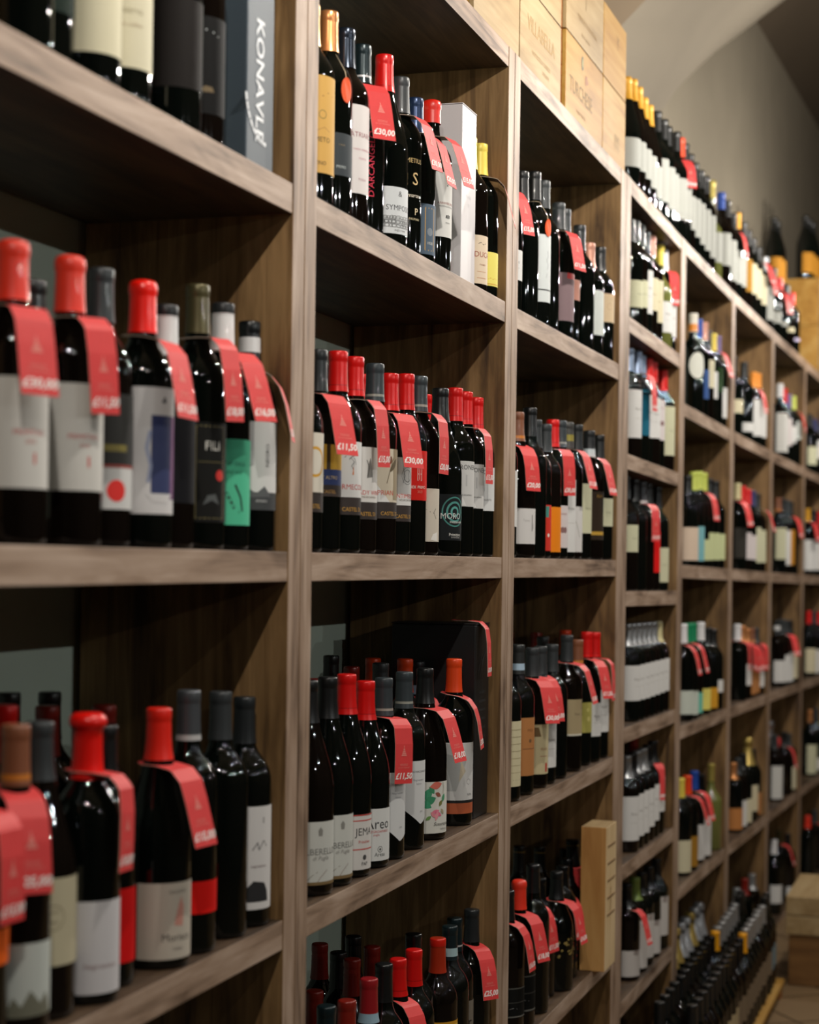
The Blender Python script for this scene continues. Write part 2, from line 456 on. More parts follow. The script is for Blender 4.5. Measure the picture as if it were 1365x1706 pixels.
INK = (40, 38, 36); RED = (190, 34, 34); GOLD = (200, 150, 60); WH = (222, 222, 218)
def grap(seed, n, a0, a1, f0, f1, col):
    rr = random.Random(seed); return [('d', rr.uniform(a0, a1), rr.uniform(f0, f1), rr.uniform(.002, .0035), col) for _ in range(n)]
def leaf(a, f, l, ang, c, w=.35):
    """a leaf or petal outline round (a, f) in metres on the label"""
    pts = []
    for k in range(9):
        t = k / 8; pts.append((l * (t - .5), l * w * math.sin(math.pi * t) / 2))
    for k in range(1, 8):
        t = 1 - k / 8; pts.append((l * (t - .5), -l * w * math.sin(math.pi * t) / 2))
    ca, sa = math.cos(ang), math.sin(ang)
    return ('m', a, f, [(x * ca - y * sa, x * sa + y * ca) for x, y in pts], c)
def stroke(a, f, pts, wd, c): return ('l', a, f, pts, wd, c)
def wall_stones():
    o = []; rr = random.Random(5)
    for row in range(3):
        a = -80
        while a < 50:
            w = rr.uniform(6, 12)
            o.append(('l', 0, .2 + row * .085, [(math.radians(a) * .041, 0), (math.radians(a + w * .8) * .041, rr.uniform(-.001, .001)), (math.radians(a + w * .8) * .041, -.0045), (math.radians(a) * .041, -.0045), (math.radians(a) * .041, 0)], .0007, (60, 60, 58)))
            a += w
    return o
W_ = (214, 214, 212); C_ = (206, 200, 174)
# label designs: base colour, then marks; 't' word, 'r' band, 'd' disc, 'l' line, 'm' shape, 'g' ring. angles in degrees from the front, f = height share
LAB = {
 'blackplain': ((20, 20, 24), []), 'darkgreen': ((18, 34, 26), []), 'creamplain': ((206, 200, 172), []), 'creamplain2': ((204, 198, 172), [('t', 'Riserva', .012, -45, .6, (150, 140, 110)), ('t', 'delle colline', .007, -45, .45, (170, 150, 120))]),
 'bluedots': ((12, 18, 24), [('d', -40, .8, .004, (20, 90, 160)), ('d', -40, .3, .004, (20, 90, 160))]), 'darkbrown': ((24, 20, 18), []),
 'whitearc': ((12, 12, 12), [('l', -40, .85, [(-.016, -.004), (-.008, 0), (0, .001), (.010, -.001), (.018, -.005)], .0016, (200, 206, 206)), ('m', -35, .25, [(-.009, 0), (-.004, .004), (.006, .003), (.009, -.003), (-.006, -.004)], (96, 78, 44))]),
 'whitelet': ((206, 204, 198), [('t', 'PRIMITIVO', .008, -28, .5, (190, 60, 60)), ('t', '2018', .006, -28, .42, (190, 90, 80)), ('r', -22, -18, .22, .32, (200, 70, 60))]),
 'darkseal': ((206, 206, 204), [('r', -100, 70, .38, 1, (26, 26, 22)), ('r', -60, -10, .5, .56, (120, 110, 50)), ('d', -32, .16, .0125, (220, 40, 32)), ('r', -90, 60, .36, .385, (150, 60, 50))]),
 'bluewhite': ((208, 206, 206), [('r', -40, 60, .12, .78, (42, 52, 96)), ('l', -45, .45, [(0, -.03), (.003, -.01), (-.002, .01), (.002, .03)], .004, (150, 160, 190)), ('r', 6, 30, .12, .78, (110, 60, 110)), ('m', -14, .90, [(-.004, -.003), (.004, -.003), (.001, .005)], (30, 30, 34)), ('m', -20, .12, [(-.02, .006), (-.01, -.004), (.0, .004), (.01, -.005), (.02, .006)], (208, 206, 206))]),
 'blackgold': ((24, 24, 22), [('l', -34, .5, [(-.021, -.057), (.021, -.057), (.021, .057), (-.021, .057), (-.021, -.057)], .0012, (120, 110, 66)), ('t', 'FILI', .016, -32, .76, (216, 214, 206)), ('r', -62, -8, .60, .605, (120, 110, 66)), ('d', -14, .47, .007, (200, 40, 34)), ('m', -34, .25, [(-.012, -.01), (.0, -.004), (.012, -.009), (.006, .004), (-.006, .002)], (80, 84, 84))]),
 'tealv': ((84, 190, 150), [('l', -36, .27, [(-.013, .012), (-.002, -.008), (.006, -.013)], .004, (14, 18, 16)), ('l', -28, .27, [(-.006, .022), (.003, .005), (.006, -.012)], .003, (14, 18, 16)), ('t', 'Verdeca', .010, -38, .72, (40, 120, 96)), ('t', 'del sud', .008, -38, .62, (40, 130, 100))]),
 'tealv2': ((110, 190, 170), [('t', 'V', .02, -40, .5, (20, 30, 30))]),
 'snow': ((216, 216, 214), [('r', -100, 70, 0, .2, (60, 62, 64)), ('m', -40, .22, [(-.03, -.01), (-.018, .005), (-.004, -.004), (.008, .006), (.02, -.008)], (90, 92, 94)), ('t', 'NEGRO', .009, -20, .62, (40, 40, 40), 90), ('r', -100, -52, .5, 1, (168, 168, 168)), ('t', 'AMARO', .005, -34, .1, (200, 200, 200))]),
 'orange': ((226, 96, 24), [('m', -30, .5, [(-.01, -.012), (.01, -.01), (.004, .012)], (60, 30, 16))]),
 'whitehill': ((190, 196, 190), [('m', -30, .2, [(-.03, -.02), (-.02, .006), (-.012, -.004), (-.002, .012), (.01, -.002), (.02, .008), (.03, -.02)], (112, 112, 96))]),
 'creamring': ((188, 180, 152), [('g', -36, .55, .013, .0014, (140, 130, 104)), ('t', 'C', .02, -36, .55, (156, 146, 120))]),
 'whitetall': ((206, 204, 206), [('t', 'Negroamaro', .008, -30, .3, (150, 120, 120))]), 'redlabel': ((214, 20, 20), []),
 'bigcream': ((190, 182, 168), [('t', 'Morisco', .013, -28, .28, (60, 56, 54)), ('m', -26, .62, [(-.007, -.016), (.006, -.018), (.008, .004), (.003, .018), (-.002, .004)], (196, 140, 126)), ('t', 'SALENTO', .006, -28, .88, (130, 124, 116)), ('t', 'rosso', .006, -28, .14, (120, 110, 104))]),
 'redband': ((220, 24, 18), []),
 'brush': ((212, 210, 208), [('m', -38, .16, [(-.02, -.012), (-.018, .004), (-.006, .016), (.012, .013), (.018, .002), (.02, -.012)], (34, 34, 36)), ('l', -32, .62, [(-.012, -.006), (-.004, .004), (-.002, -.006), (.006, .006), (.012, -.002)], .0014, (90, 90, 90)), ('t', 'I', .012, -24, .86, (50, 50, 50)), ('t', 'negroamaro', .005, -34, .42, (130, 110, 110))]),
 'parchment': ((206, 164, 92), [('l', -30, .8, [(-.02, 0), (-.01, .003), (0, -.002), (.01, .004), (.02, 0)], .0012, (150, 110, 50)), ('g', -30, .6, .006, .001, (120, 110, 60)), ('t', 'AMETO', .010, -34, .34, (80, 66, 36)), ('t', 'VINO', .008, -34, .1, (90, 70, 40)), ('l', -40, .45, [(-.02, .004), (-.005, -.004), (.01, .003), (.02, -.003)], .001, (170, 130, 70))]),
 'smallgrey': ((62, 68, 72), [('t', 'PRIMO', .006, -30, .2, (180, 190, 190)), ('t', '1 9 6 4', .004, -30, .72, (150, 130, 90))]),
 'pat': ((222, 216, 214), [('t', 'PATRIARCA', .011, -26, .66, (150, 90, 96)), ('t', 'rosso salentino', .006, -26, .5, (190, 130, 140)), ('t', 'riserva', .006, -26, .4, (200, 150, 160)), ('t', 'PUGLIA', .005, -26, .16, (180, 140, 150))]),
 'redvertical': (None, [('t', "D'ARCANGELO", .0150, -42, .5, (196, 34, 64), 90), ('l', -40, 1.06, [(-.008, 0), (-.003, .003), (.002, 0), (.008, .002)], .0012, (190, 190, 180))]),
 'symi': ((212, 216, 218), [('t', 'SYMPOSIO', .0125, -18, .55, (40, 44, 50)), ('t', '&', .013, -22, .85, (60, 64, 66)), ('t', 'puglia rosso', .005, -20, .08, (110, 110, 110))] + wall_stones()),
 'gothic': (None, [('t', 'METIUS', .011, -30, .95, (196, 168, 110)), ('t', 'S', .030, -28, .70, (206, 176, 120)), ('t', 'Amarone', .010, -34, .48, (220, 210, 190), 0, .3), ('t', 'P', .016, -24, .26, (220, 200, 160)), ('t', 'PAUMARI', .0055, -30, .16, (206, 190, 150))]),
 'bluecrest': ((84, 100, 116), [('l', -18, .5, [(-.011, -.036), (.011, -.036), (.011, .036), (-.011, .036), (-.011, -.036)], .0022, (168, 136, 84)), ('d', -18, .45, .007, (120, 130, 140)), ('t', '1930', .007, -18, .22, (210, 210, 200))]),
 'anna': ((214, 214, 210), [('t', 'ANNIVERSARIO', .0062, -24, .52, (150, 90, 80)), ('t', 'PRIMITIVO DI PUGLIA', .004, -24, .47, (70, 70, 70)), ('d', -24, .80, .0015, (60, 60, 60)), ('m', -28, .32, [(-.002, -.003), (.001, -.003), (.002, .003), (-.001, .002)], (40, 40, 40)), ('m', -22, .32, [(-.002, -.003), (.001, -.003), (.002, .004), (-.001, .003)], (40, 40, 40)), ('m', -16, .32, [(-.002, -.003), (.001, -.003), (.002, .003), (-.001, .002)], (40, 40, 40)), ('t', 'MMXVI', .004, -22, .22, (110, 110, 110))]),
 'creamdu': ((218, 200, 176), [('t', 'DUCA', .015, -18, .6, (150, 54, 34)), ('l', -22, .82, [(-.01, 0), (-.004, .003), (.003, -.001), (.01, .002)], .001, (60, 50, 40)), ('t', 'rosato', .006, -20, .4, (150, 90, 60)), ('l', -22, .25, [(-.012, 0), (.012, 0)], .0008, (190, 130, 90)), ('l', -22, .12, [(-.012, 0), (.012, 0)], .0008, (190, 130, 90))]),
 'yellowlabel': ((226, 214, 112), [('l', -20, .2, [(-.012, 0), (-.006, .002), (0, 0), (.006, .002), (.012, 0)], .0016, (206, 160, 60)), ('r', -60, 30, .04, .07, (206, 160, 60))]),
 'goldring': ((216, 210, 196), [('g', -26, .52, .020, .004, (210, 156, 40)), ('r', -100, 70, 0, .02, (60, 50, 40))]),
 'blueband': ((206, 162, 62), [('r', -100, 70, .22, .52, (34, 54, 110)), ('r', -100, 70, 0, .22, (50, 38, 32)), ('r', -44, -34, .52, 1, (60, 44, 20)), ('t', "L' ALTRO", .007, -34, .36, (216, 190, 140)), ('t', 'CASTEL', .007, -36, .09, (196, 150, 80))]),
 'armec': ((218, 218, 216), [('t', 'ARMECOLO', .0115, -24, .18, (196, 60, 54)), ('l', -38, .66, [(-.010, .004), (-.003, .010), (.004, .012), (.010, .008), (.004, .006), (-.002, .002), (.008, -.002), (.002, -.008), (.006, -.014)], .0010, (90, 90, 90)), ('l', -36, .68, [(-.008, .01), (0, .006), (.008, .0), (.01, -.008)], .0008, (110, 110, 110)), ('l', -33, .62, [(-.004, .008), (.004, .002), (.002, -.01)], .0008, (110, 110, 110)), ('m', -30, .5, [(-.0015, -.008), (.0015, -.008), (.001, .006)], (214, 120, 60))]),
 'lady': ((214, 212, 208), [('t', 'LADY WINE', .0100, -20, .17, (196, 60, 54)), ('t', 'NEGROAMARO', .0045, -20, .09, (120, 100, 80)), ('m', -22, .6, [(-.006, -.014), (.006, -.012), (.004, .004), (.001, .018), (-.004, .006)], (120, 118, 114)), ('l', -26, .6, [(-.004, .014), (.001, .002), (-.003, -.014)], .0012, (60, 58, 56))]),
 'prix': ((206, 196, 176), [('m', -60, .12, [(-.03, -.012), (-.006, .018), (.004, .006), (.018, -.012)], (218, 218, 216)), ('t', 'PRIANTE', .0112, -34, .17, (206, 80, 60)), leaf(-32, .78, .016, 1.2, (120, 74, 48), .6), ('l', -30, .7, [(-.008, -.03), (-.002, -.01), (.006, .01), (.012, .024)], .0014, (110, 96, 70)), ('r', -20, 60, .05, 1, (150, 136, 110)), leaf(-18, .7, .03, .9, (96, 84, 62), .3)]),
 'lanth': ((214, 214, 212), [('t', 'SANTIMEDICI', .0100, -26, .19, (206, 70, 56)), ('t', 'NEGROAMARO', .0052, -20, .11, (120, 110, 100)), ('g', -18, .62, .010, .0009, (96, 98, 100)), ('g', -18, .62, .014, .0007, (120, 120, 122)), ('l', -26, .62, [(-.006, .012), (-.002, 0), (-.006, -.012)], .001, (110, 110, 112)), ('l', -12, .62, [(0, .01), (0, -.01)], .001, (110, 110, 112))]),
 'albek': ((206, 34, 26), [('t', 'MORI', .0125, -30, .86, (150, 20, 18)), ('l', -26, .53, [(-.004, -.011), (.005, -.011), (.005, .010), (-.004, .010), (-.004, -.011)], .0012, (230, 200, 190)), ('l', -26, .53, [(-.004, 0), (.005, 0)], .0012, (230, 200, 190)), ('l', -26, .53, [(0, -.01), (0, .012)], .0012, (230, 200, 190)), ('t', 'ALBEK PRIMO', .0072, -34, .26, (236, 220, 210)), ('t', '2022', .006, -24, .17, (220, 130, 110))]),
 'branch': ((200, 192, 178), [('l', -26, .56, [(-.014, .004), (-.006, 0), (.002, -.002), (.012, -.006)], .0009, (40, 36, 32)), ('l', -26, .56, [(.002, -.002), (.008, .006)], .0009, (40, 36, 32)), ('l', -24, .56, [(.002, -.002), (.008, -.012)], .0009, (40, 36, 32)), ('m', -24, .12, [(-.006, -.008), (.012, -.010), (.012, .006), (0, .002)], (226, 224, 218))]),
 'circles': ((26, 30, 32), [('g', -34, .62, .008, .0040, (84, 158, 150)), ('g', -34, .62, .017, .0038, (70, 140, 132)), ('g', -34, .62, .026, .0026, (60, 128, 120)), ('t', 'MORO', .0150, -44, .52, (206, 206, 204)), ('t', 'mezzanotte', .0068, -28, .40, (230, 230, 226)), ('t', 'Primitivo', .0080, -32, .12, (220, 220, 214)), ('t', 'DI MANDURIA', .0034, -30, .06, (200, 200, 196))]),
 'moro': ((200, 200, 198), [('t', 'MORONERO', .0125, -30, .86, (56, 56, 58)), ('r', -34, -29, .45, .7, (176, 176, 176)), ('t', 'NEGROAMARO', .004, -30, .25, (90, 90, 90)), ('m', -50, .06, [(-.02, -.004), (.004, .012), (.012, -.004)], (222, 222, 220))]),
 'moro2': ((212, 214, 214), [('t', 'MORO', .0125, -34, .88, (90, 90, 92)), ('r', -48, -41, .45, .7, (186, 188, 188)), ('t', 'SALENTO', .005, -30, .25, (120, 120, 120))]),
 'alb': ((196, 198, 192), [('t', 'ALBERELLO', .0130, -30, .52, (104, 104, 100)), ('t', 'di Puglia', .0085, -30, .42, (130, 128, 124), 0, .3), ('m', -32, .84, [(-.003, -.006), (.003, -.006), (.004, .002), (0, .007), (-.004, .002)], (132, 132, 126)), ('l', -46, .1, [(-.014, -.006), (-.004, .004), (.006, .01)], .0007, (120, 110, 90)), ('l', -28, .1, [(-.01, -.008), (-.002, .002), (.01, .012)], .0007, (130, 100, 90)), ('r', -100, 70, 0, .05, (120, 98, 62))]),
 'jem': ((206, 204, 200), [('t', 'JEMA', .0165, -18, .68, (44, 42, 42)), ('t', 'Primitivo', .0070, -18, .5, (190, 60, 50)), ('r', -100, 70, .88, .90, (190, 60, 50)), ('r', -100, 70, .36, .38, (190, 60, 50)), ('t', 'PAP', .0080, -18, .10, (60, 60, 60)), ('d', -18, .22, .004, (70, 70, 70)), ('r', -100, 70, .98, 1, (190, 60, 50))]),
 'areo': ((210, 212, 210), [('t', 'Areo', .0235, -36, .70, (40, 42, 44)), ('t', 'NEGROAMARO', .0058, -34, .56, (196, 80, 80)), ('t', 'puglia', .0050, -42, .50, (196, 100, 100)), ('t', 'Areas', .0090, -32, .12, (100, 104, 104)), ('g', -32, .22, .0045, .0008, (90, 92, 92)), ('d', -32, .22, .0018, (60, 62, 62))]),
 'shield': ('shield', (208, 210, 210), [('t', 'SCHIACCIANOCI', .0046, -20, .83, (60, 60, 60)), ('t', 'Negroamaro', .0048, -26, .70, (150, 150, 156)), ('t', 'Salento', .0042, -26, .64, (160, 160, 166)), ('t', '2019', .0035, -16, .2, (120, 120, 120))]),
 'flower': ((212, 212, 204), [leaf(-66, .76, .024, 1.2, (62, 150, 110), .6), leaf(-60, .64, .024, .4, (56, 140, 100), .6), leaf(-70, .56, .022, -.5, (60, 150, 110), .6), leaf(-56, .84, .016, 2.2, (60, 140, 100), .6), leaf(-38, .75, .014, -.5, (150, 84, 66), .55), leaf(-44, .93, .026, .2, (214, 112, 96), .5), leaf(-30, .58, .012, 1.0, (120, 120, 60), .6), leaf(-20, .68, .016, 1.2, (80, 150, 110), .5),
   leaf(-46, .42, .018, .3, (226, 130, 150), .4), leaf(-38, .38, .018, -.5, (222, 110, 140), .4), leaf(-42, .34, .018, 1.3, (230, 150, 160), .4), leaf(-52, .36, .014, 2.3, (226, 140, 150), .4), leaf(-64, .3, .012, .6, (110, 150, 80), .5), leaf(-24, .42, .012, -.9, (170, 160, 130), .5), ('l', -22, .88, [(0, -.01), (.002, 0), (-.001, .01)], .001, (140, 140, 120)), ('t', 'Susumaniello', .0085, -20, .18, (40, 40, 40), 0, .3), ('t', 'VARVAGLIO', .0042, -16, .08, (90, 90, 90))]),
 'geom': ((206, 206, 204), [('r', -100, 70, 0, .15, (176, 88, 50)), ('r', -100, 70, .15, .19, (14, 16, 16)), ('m', -60, .55, [(-.03, -.03), (-.004, -.03), (.018, .03), (-.03, .04)], (176, 178, 176)), ('m', -40, .6, [(-.012, -.02), (.002, .0), (-.008, .02)], (196, 184, 160)), ('g', -24, .45, .005, .0006, (160, 160, 160)), ('t', 'Edda', .006, -20, .27, (120, 120, 120))]),
 'amber': ((206, 150, 44), [('r', -100, 70, .9, .94, (226, 190, 90))]), 'taupe': ((120, 112, 100), [('t', 'T', .03, -26, .5, (40, 36, 30))]),
 'whiteplain': ((212, 212, 210), [('t', 'Rosso', .010, -32, .6, (120, 116, 112)), ('l', -32, .4, [(-.012, 0), (.012, 0)], .0008, (160, 156, 150))]),
 'talllabel': ((206, 212, 212), [('r', -100, 70, .17, .19, (20, 30, 30)), ('l', -20, .62, [(0, -.02), (.003, -.01), (-.002, 0), (.003, .01), (0, .02)], .0010, (110, 110, 120)), ('l', -26, .40, [(0, -.006), (.004, .004)], .0008, (130, 130, 130))]),
 'darkpaper': ((52, 50, 46), []), 'greybrown': ((128, 108, 112), [('r', -40, 60, .88, 1, (196, 60, 60))]), 'pinkbrown': ((170, 122, 108), []),
 'whiteround': ((206, 212, 208), []), 'creamround': ((206, 184, 152), [('g', -30, .55, .008, .0008, (170, 140, 110))]),
 'whitesquare': ((210, 208, 206), [('t', 'Torre', .007, -36, .66, (170, 168, 166)), ('r', -14, -11, .36, .82, (60, 56, 54)), ('t', 'SUSU', .0045, -8, .5, (90, 90, 90), 90)]),
 'colourshape': ((206, 52, 40), [('m', -30, .85, [(-.014, -.012), (.012, -.012), (.014, .012), (-.014, .012)], (60, 140, 130)), ('m', -34, .08, [(-.03, -.02), (-.03, .016), (-.012, .010), (.004, -.010), (.008, -.02)], (216, 212, 206)), ('d', -12, .34, .004, (230, 220, 210))]),
 'orangelabel': ((232, 134, 26), [('m', -60, .2, [(-.02, -.02), (.0, -.02), (-.012, .02)], (206, 52, 40))]),
 'pinkwhite': ((208, 200, 200), [('d', -34, .42, .007, (130, 100, 100)), ('d', -20, .42, .007, (130, 100, 100)), ('t', 'CANTINA', .0055, -28, .8, (170, 120, 120))]),
 'whitecurve': ((206, 204, 202), [('l', -30, .5, [(-.01, .03), (0, .01), (.01, -.02)], .003, (170, 170, 164))]),
 'pale': ((198, 198, 168), [('t', 'Verde', .008, -30, .5, (140, 140, 110))]), 'goldband': ((48, 38, 28), [('r', -100, 70, .10, .17, (190, 150, 50)), ('t', 'DON', .010, -28, .9, (170, 130, 50))]),
 'creampatt': ((206, 198, 164), [('l', -30, .1 + .11 * i, [(-.02, 0), (.02, 0)], .0009, (150, 136, 100)) for i in range(8)]),
 'pattcream': ((206, 200, 170), [('l', -30, .1 + .15 * i, [(-.02, 0), (.02, 0)], .0009, (150, 136, 100)) for i in range(6)]),
 'tanlabel': ((176, 120, 72), [('t', 'MOI', .009, -30, .78, (120, 76, 40)), ('d', -30, .6, .004, (110, 80, 50)), ('r', -60, 0, .46, .47, (120, 80, 50))]),
 'tanlabel2': ((168, 152, 118), [('r', -100, 70, 0, .05, (210, 206, 190)), ('t', 'Rosso', .008, -30, .6, (120, 106, 80))]),
 'seal2': ((196, 184, 146), [('r', -24, -12, .04, .22, (180, 30, 30)), ('t', 'FEUDI', .008, -30, .5, (150, 90, 60)), ('l', -30, .36, [(-.012, 0), (.012, 0)], .001, (150, 60, 50)), ('m', -60, .85, [(-.02, -.01), (.01, -.01), (.004, .01), (-.02, .01)], (110, 84, 48))]),
 'yellowpic': ((170, 164, 88), [('d', -30, .75, .005, (196, 190, 110)), ('d', -26, .45, .006, (206, 196, 120))]),
 'wires': ((16, 17, 16), [('r', -100, 70, .96, .99, (96, 96, 90)), ('r', -100, 70, .02, .06, (110, 110, 104)), ('l', -40, .3, [(-.012, 0), (-.004, .002), (.006, 0)], .0008, (150, 150, 150)), ('r', -100, 70, .5, .52, (70, 70, 66))]),
 'whitecorner': ((18, 18, 18), [('m', -60, .7, [(-.02, -.02), (.0, -.014), (.012, .02), (-.02, .02)], (170, 176, 176))]),
 'polka': (None, grap(3, 34, -100, 20, .2, 1.0, (150, 130, 70))), 'reddots': ((18, 12, 12), grap(5, 20, -90, 10, .1, .9, (170, 24, 24))), 'redpatt': ((110, 34, 24), grap(6, 20, -90, 10, .05, .95, (40, 12, 10))),
 'greenlabel': ((40, 66, 34), [('m', -50, .8, [(-.012, -.006), (.016, -.006), (.016, .008), (-.008, .008)], (150, 116, 76)), ('l', -46, .3, [(-.012, 0), (.014, .003)], .0012, (130, 150, 120))]),
 'cream': ((206, 198, 168), [('t', 'Bianco', .009, -30, .5, (150, 140, 110))]), 'bluelabel': ((24, 96, 120), []), 'whitewave': ((196, 192, 188), [('m', -34, .9, [(-.01, -.004), (.01, -.008), (.014, .01), (-.006, .012)], (150, 140, 136))]),
 'oval': ('oval', (216, 218, 208), []), 'bluepink': ((52, 84, 140), [('r', -100, 70, .5, .8, (216, 180, 130)), ('r', -100, 70, .3, .5, (206, 110, 100))]),
 'pinkcream': ((212, 192, 172), [('t', 'M', .01, -20, .5, (130, 110, 100))]), 'turquoise': ((120, 176, 184), []), 'greencream': ((196, 204, 156), [('r', -100, 70, .2, .5, (206, 206, 190))]),
 'whitesketch': ((196, 204, 194), [('g', -40, .5, .01, .001, (140, 150, 140)), ('g', -30, .35, .008, .001, (150, 150, 140))]), 'yellowlabel2': ((190, 180, 96), []),
 'goldside': ((160, 116, 40), []), 'copperside': ((186, 124, 70), []), 'whitetall2': ((206, 206, 202), []), 'amberside': ((190, 130, 44), [('r', -100, -40, 0, 1, (206, 206, 206))]), 'whitedimmed': ((170, 172, 166), []), 'lilac': ((186, 176, 206), []), 'taupe2': ((120, 104, 84), []), 'greyblue': ((110, 126, 132), [('r', -100, 70, 0, .3, (90, 96, 96))]), 'bigamber': ((176, 122, 40), []),
}
def label_mesh(sh, h, lab, z0, z1, detail):
    def mk():
        spec = LAB[lab]; form = 'rect'
        if isinstance(spec[0], str): form, base, marks = spec
        else: base, marks = spec
        mb = MB(); R = prof(sh, h)[4][0] if sh != 'bgo' else .0385
        H_ = z1 - z0
        def on(phi, z, e):
            r = (R if z < prof(sh, h)[4][1] + .1 else min(R, rad_at(sh, h, z))) + e
            return (r * math.sin(phi), -r * math.cos(phi), z)
        A0, A1 = math.radians(-100), math.radians(62)
        e0 = .00035
        def poly(pts, P_, col):
            vs, fs = refine([(x, y, 0) for x, y in pts], [tuple(range(len(pts)))])
            b0 = len(mb.v); mi = mb.slot(mat('ink %d %d %d' % col, col, .6))
            mb.v += [P_(v[0], v[1]) for v in vs]
            for fc in fs: mb.f.append(tuple(b0 + q for q in fc)); mb.m.append(mi); mb.sm.append(False)
        if base is not None:
            mm = mat('label paper ' + lab, base, .68, 0, .15)
            rows = []
            if form == 'rect':
                for z in (z0, z1): rows.append([on(A0 + (A1 - A0) * k / 28, z, e0) for k in range(29)])
            elif form == 'shield':
                lo = []; hi = []
                for k in range(29):
                    t = k / 28; a = math.radians(-78) + math.radians(96) * t
                    lo.append(on(a, z0 + H_ * (.28 * abs(t - .62) / .62 if t < .62 else .10 * (t - .62) / .38 + 0) , e0)); hi.append(on(a, z1, e0))
                rows = [lo, hi]
            else:
                lo = []; hi = []
                for k in range(25):
                    t = -1 + 2 * k / 24; a = math.radians(-50 + 46 * t); q = math.sqrt(max(0, 1 - t * t))
                    lo.append(on(a, (z0 + z1) / 2 - H_ / 2 * q, e0)); hi.append(on(a, (z0 + z1) / 2 + H_ / 2 * q, e0))
                rows = [lo, hi]
            mb.grid(rows, mm, True)
        if detail:
            e = e0
            for mk_ in marks:
                e += .00006
                k = mk_[0]
                if k == 't':
                    body, size, ang, f, col = mk_[1:6]; rot = mk_[6] if len(mk_) > 6 else 0; shr = mk_[7] if len(mk_) > 7 else 0
                    vs, fs = cached(('rt', body, size, shr), lambda: refine(*text_mesh(body, size, shr), .0035))
                    b0 = len(mb.v); mi = mb.slot(mat('ink %d %d %d' % col, col, .6))
                    for x, y, _ in vs:
                        if rot: x, y = -y, x
                        mb.v.append(on(math.radians(ang) + x / R, z0 + f * H_ + y, e + .0001))
                    for fc in fs: mb.f.append(tuple(b0 + q for q in fc)); mb.m.append(mi); mb.sm.append(False)
                elif k == 'r':
                    a0, a1, f0, f1, col = mk_[1:6]; a0, a1 = math.radians(max(a0, -99.9)), math.radians(min(a1, 61.9)); n = max(2, int((a1 - a0) / .1))
                    mb.grid([[on(a0 + (a1 - a0) * q / n, z0 + H_ * ff, e) for q in range(n + 1)] for ff in (f0, f1)], mat('ink %d %d %d' % col, col, .6), True)
                elif k in ('d', 'g', 'm', 'l'):
                    ang, f = math.radians(mk_[1]), mk_[2]; cz = z0 + f * H_
                    P_ = lambda x, y: on(ang + x / R, cz + y, e)
                    if k == 'd':
                        r, col = mk_[3:5]; pts = [(r * math.cos(q * math.pi / 8), r * math.sin(q * math.pi / 8)) for q in range(16)]; poly(pts, P_, col)
                    elif k == 'g':
                        r, wd, col = mk_[3:6]; m_ = mat('ink %d %d %d' % col, col, .6)
                        mb.grid([[P_(rr * math.cos(q * math.pi / 16), rr * math.sin(q * math.pi / 16)) for q in range(33)] for rr in (r - wd / 2, r + wd / 2)], m_, False)
                    elif k == 'm':
                        pts, col = mk_[3:5]; pts2 = [(x, min(max(y, z0 - cz), z1 - cz)) if base is not None else (x, y) for x, y in pts]
                        poly(pts2, P_, col)
                    else:
                        pts, wd, col = mk_[3:6]; m_ = mat('ink %d %d %d' % col, col, .6)
                        for (xa, ya), (xb, yb) in zip(pts, pts[1:]):
                            dl = math.hypot(xb - xa, yb - ya) or 1; nx, ny = -(yb - ya) / dl * wd / 2, (xb - xa) / dl * wd / 2
                            n = max(1, int(dl / .006))
                            mb.grid([[P_(xa + (xb - xa) * q / n + s_ * nx, ya + (yb - ya) * q / n + s_ * ny) for q in range(n + 1)] for s_ in (-1, 1)], m_, False)
        return mb.mesh('label')
    return cached(('l', sh, round(h, 3) if lab in ('redvertical', 'gothic', 'polka') else 0, lab, z0, z1, detail), mk)

# the dark lower strip labels of the six related bottles on the third shelf
LOWER = {'goldring': 'CASTEL', 'armec': 'CASTEL DI', 'lady': 'CASTEL DI', 'prix': 'CASTEL DI', 'lanth': 'CASTEL DI'}
def lower_mesh(sh, z0, word):
    def mk():
        mb = MB(); R = .0375 + .00035
        mb.grid([[(R * math.sin(a), -R * math.cos(a), z) for a in [math.radians(-100 + 162 * k / 28) for k in range(29)]] for z in (z0, z0 + .026)], mat('dark strip label', (46, 36, 32), .6), True)
        vs, fs = text_mesh(word, .0085); b0 = len(mb.v); mi = mb.slot(mat('ink 200 150 60', GOLD, .5))
        for x, y, _ in vs:
            a = math.radians(-28) + x / R; mb.v.append(((R + .0002) * math.sin(a), -(R + .0002) * math.cos(a), z0 + .008 + y))
        for fc in fs: mb.f.append(tuple(b0 + q for q in fc)); mb.m.append(mi); mb.sm.append(False)
        return mb.mesh('lower_label')
    return cached(('low', z0, word), mk)

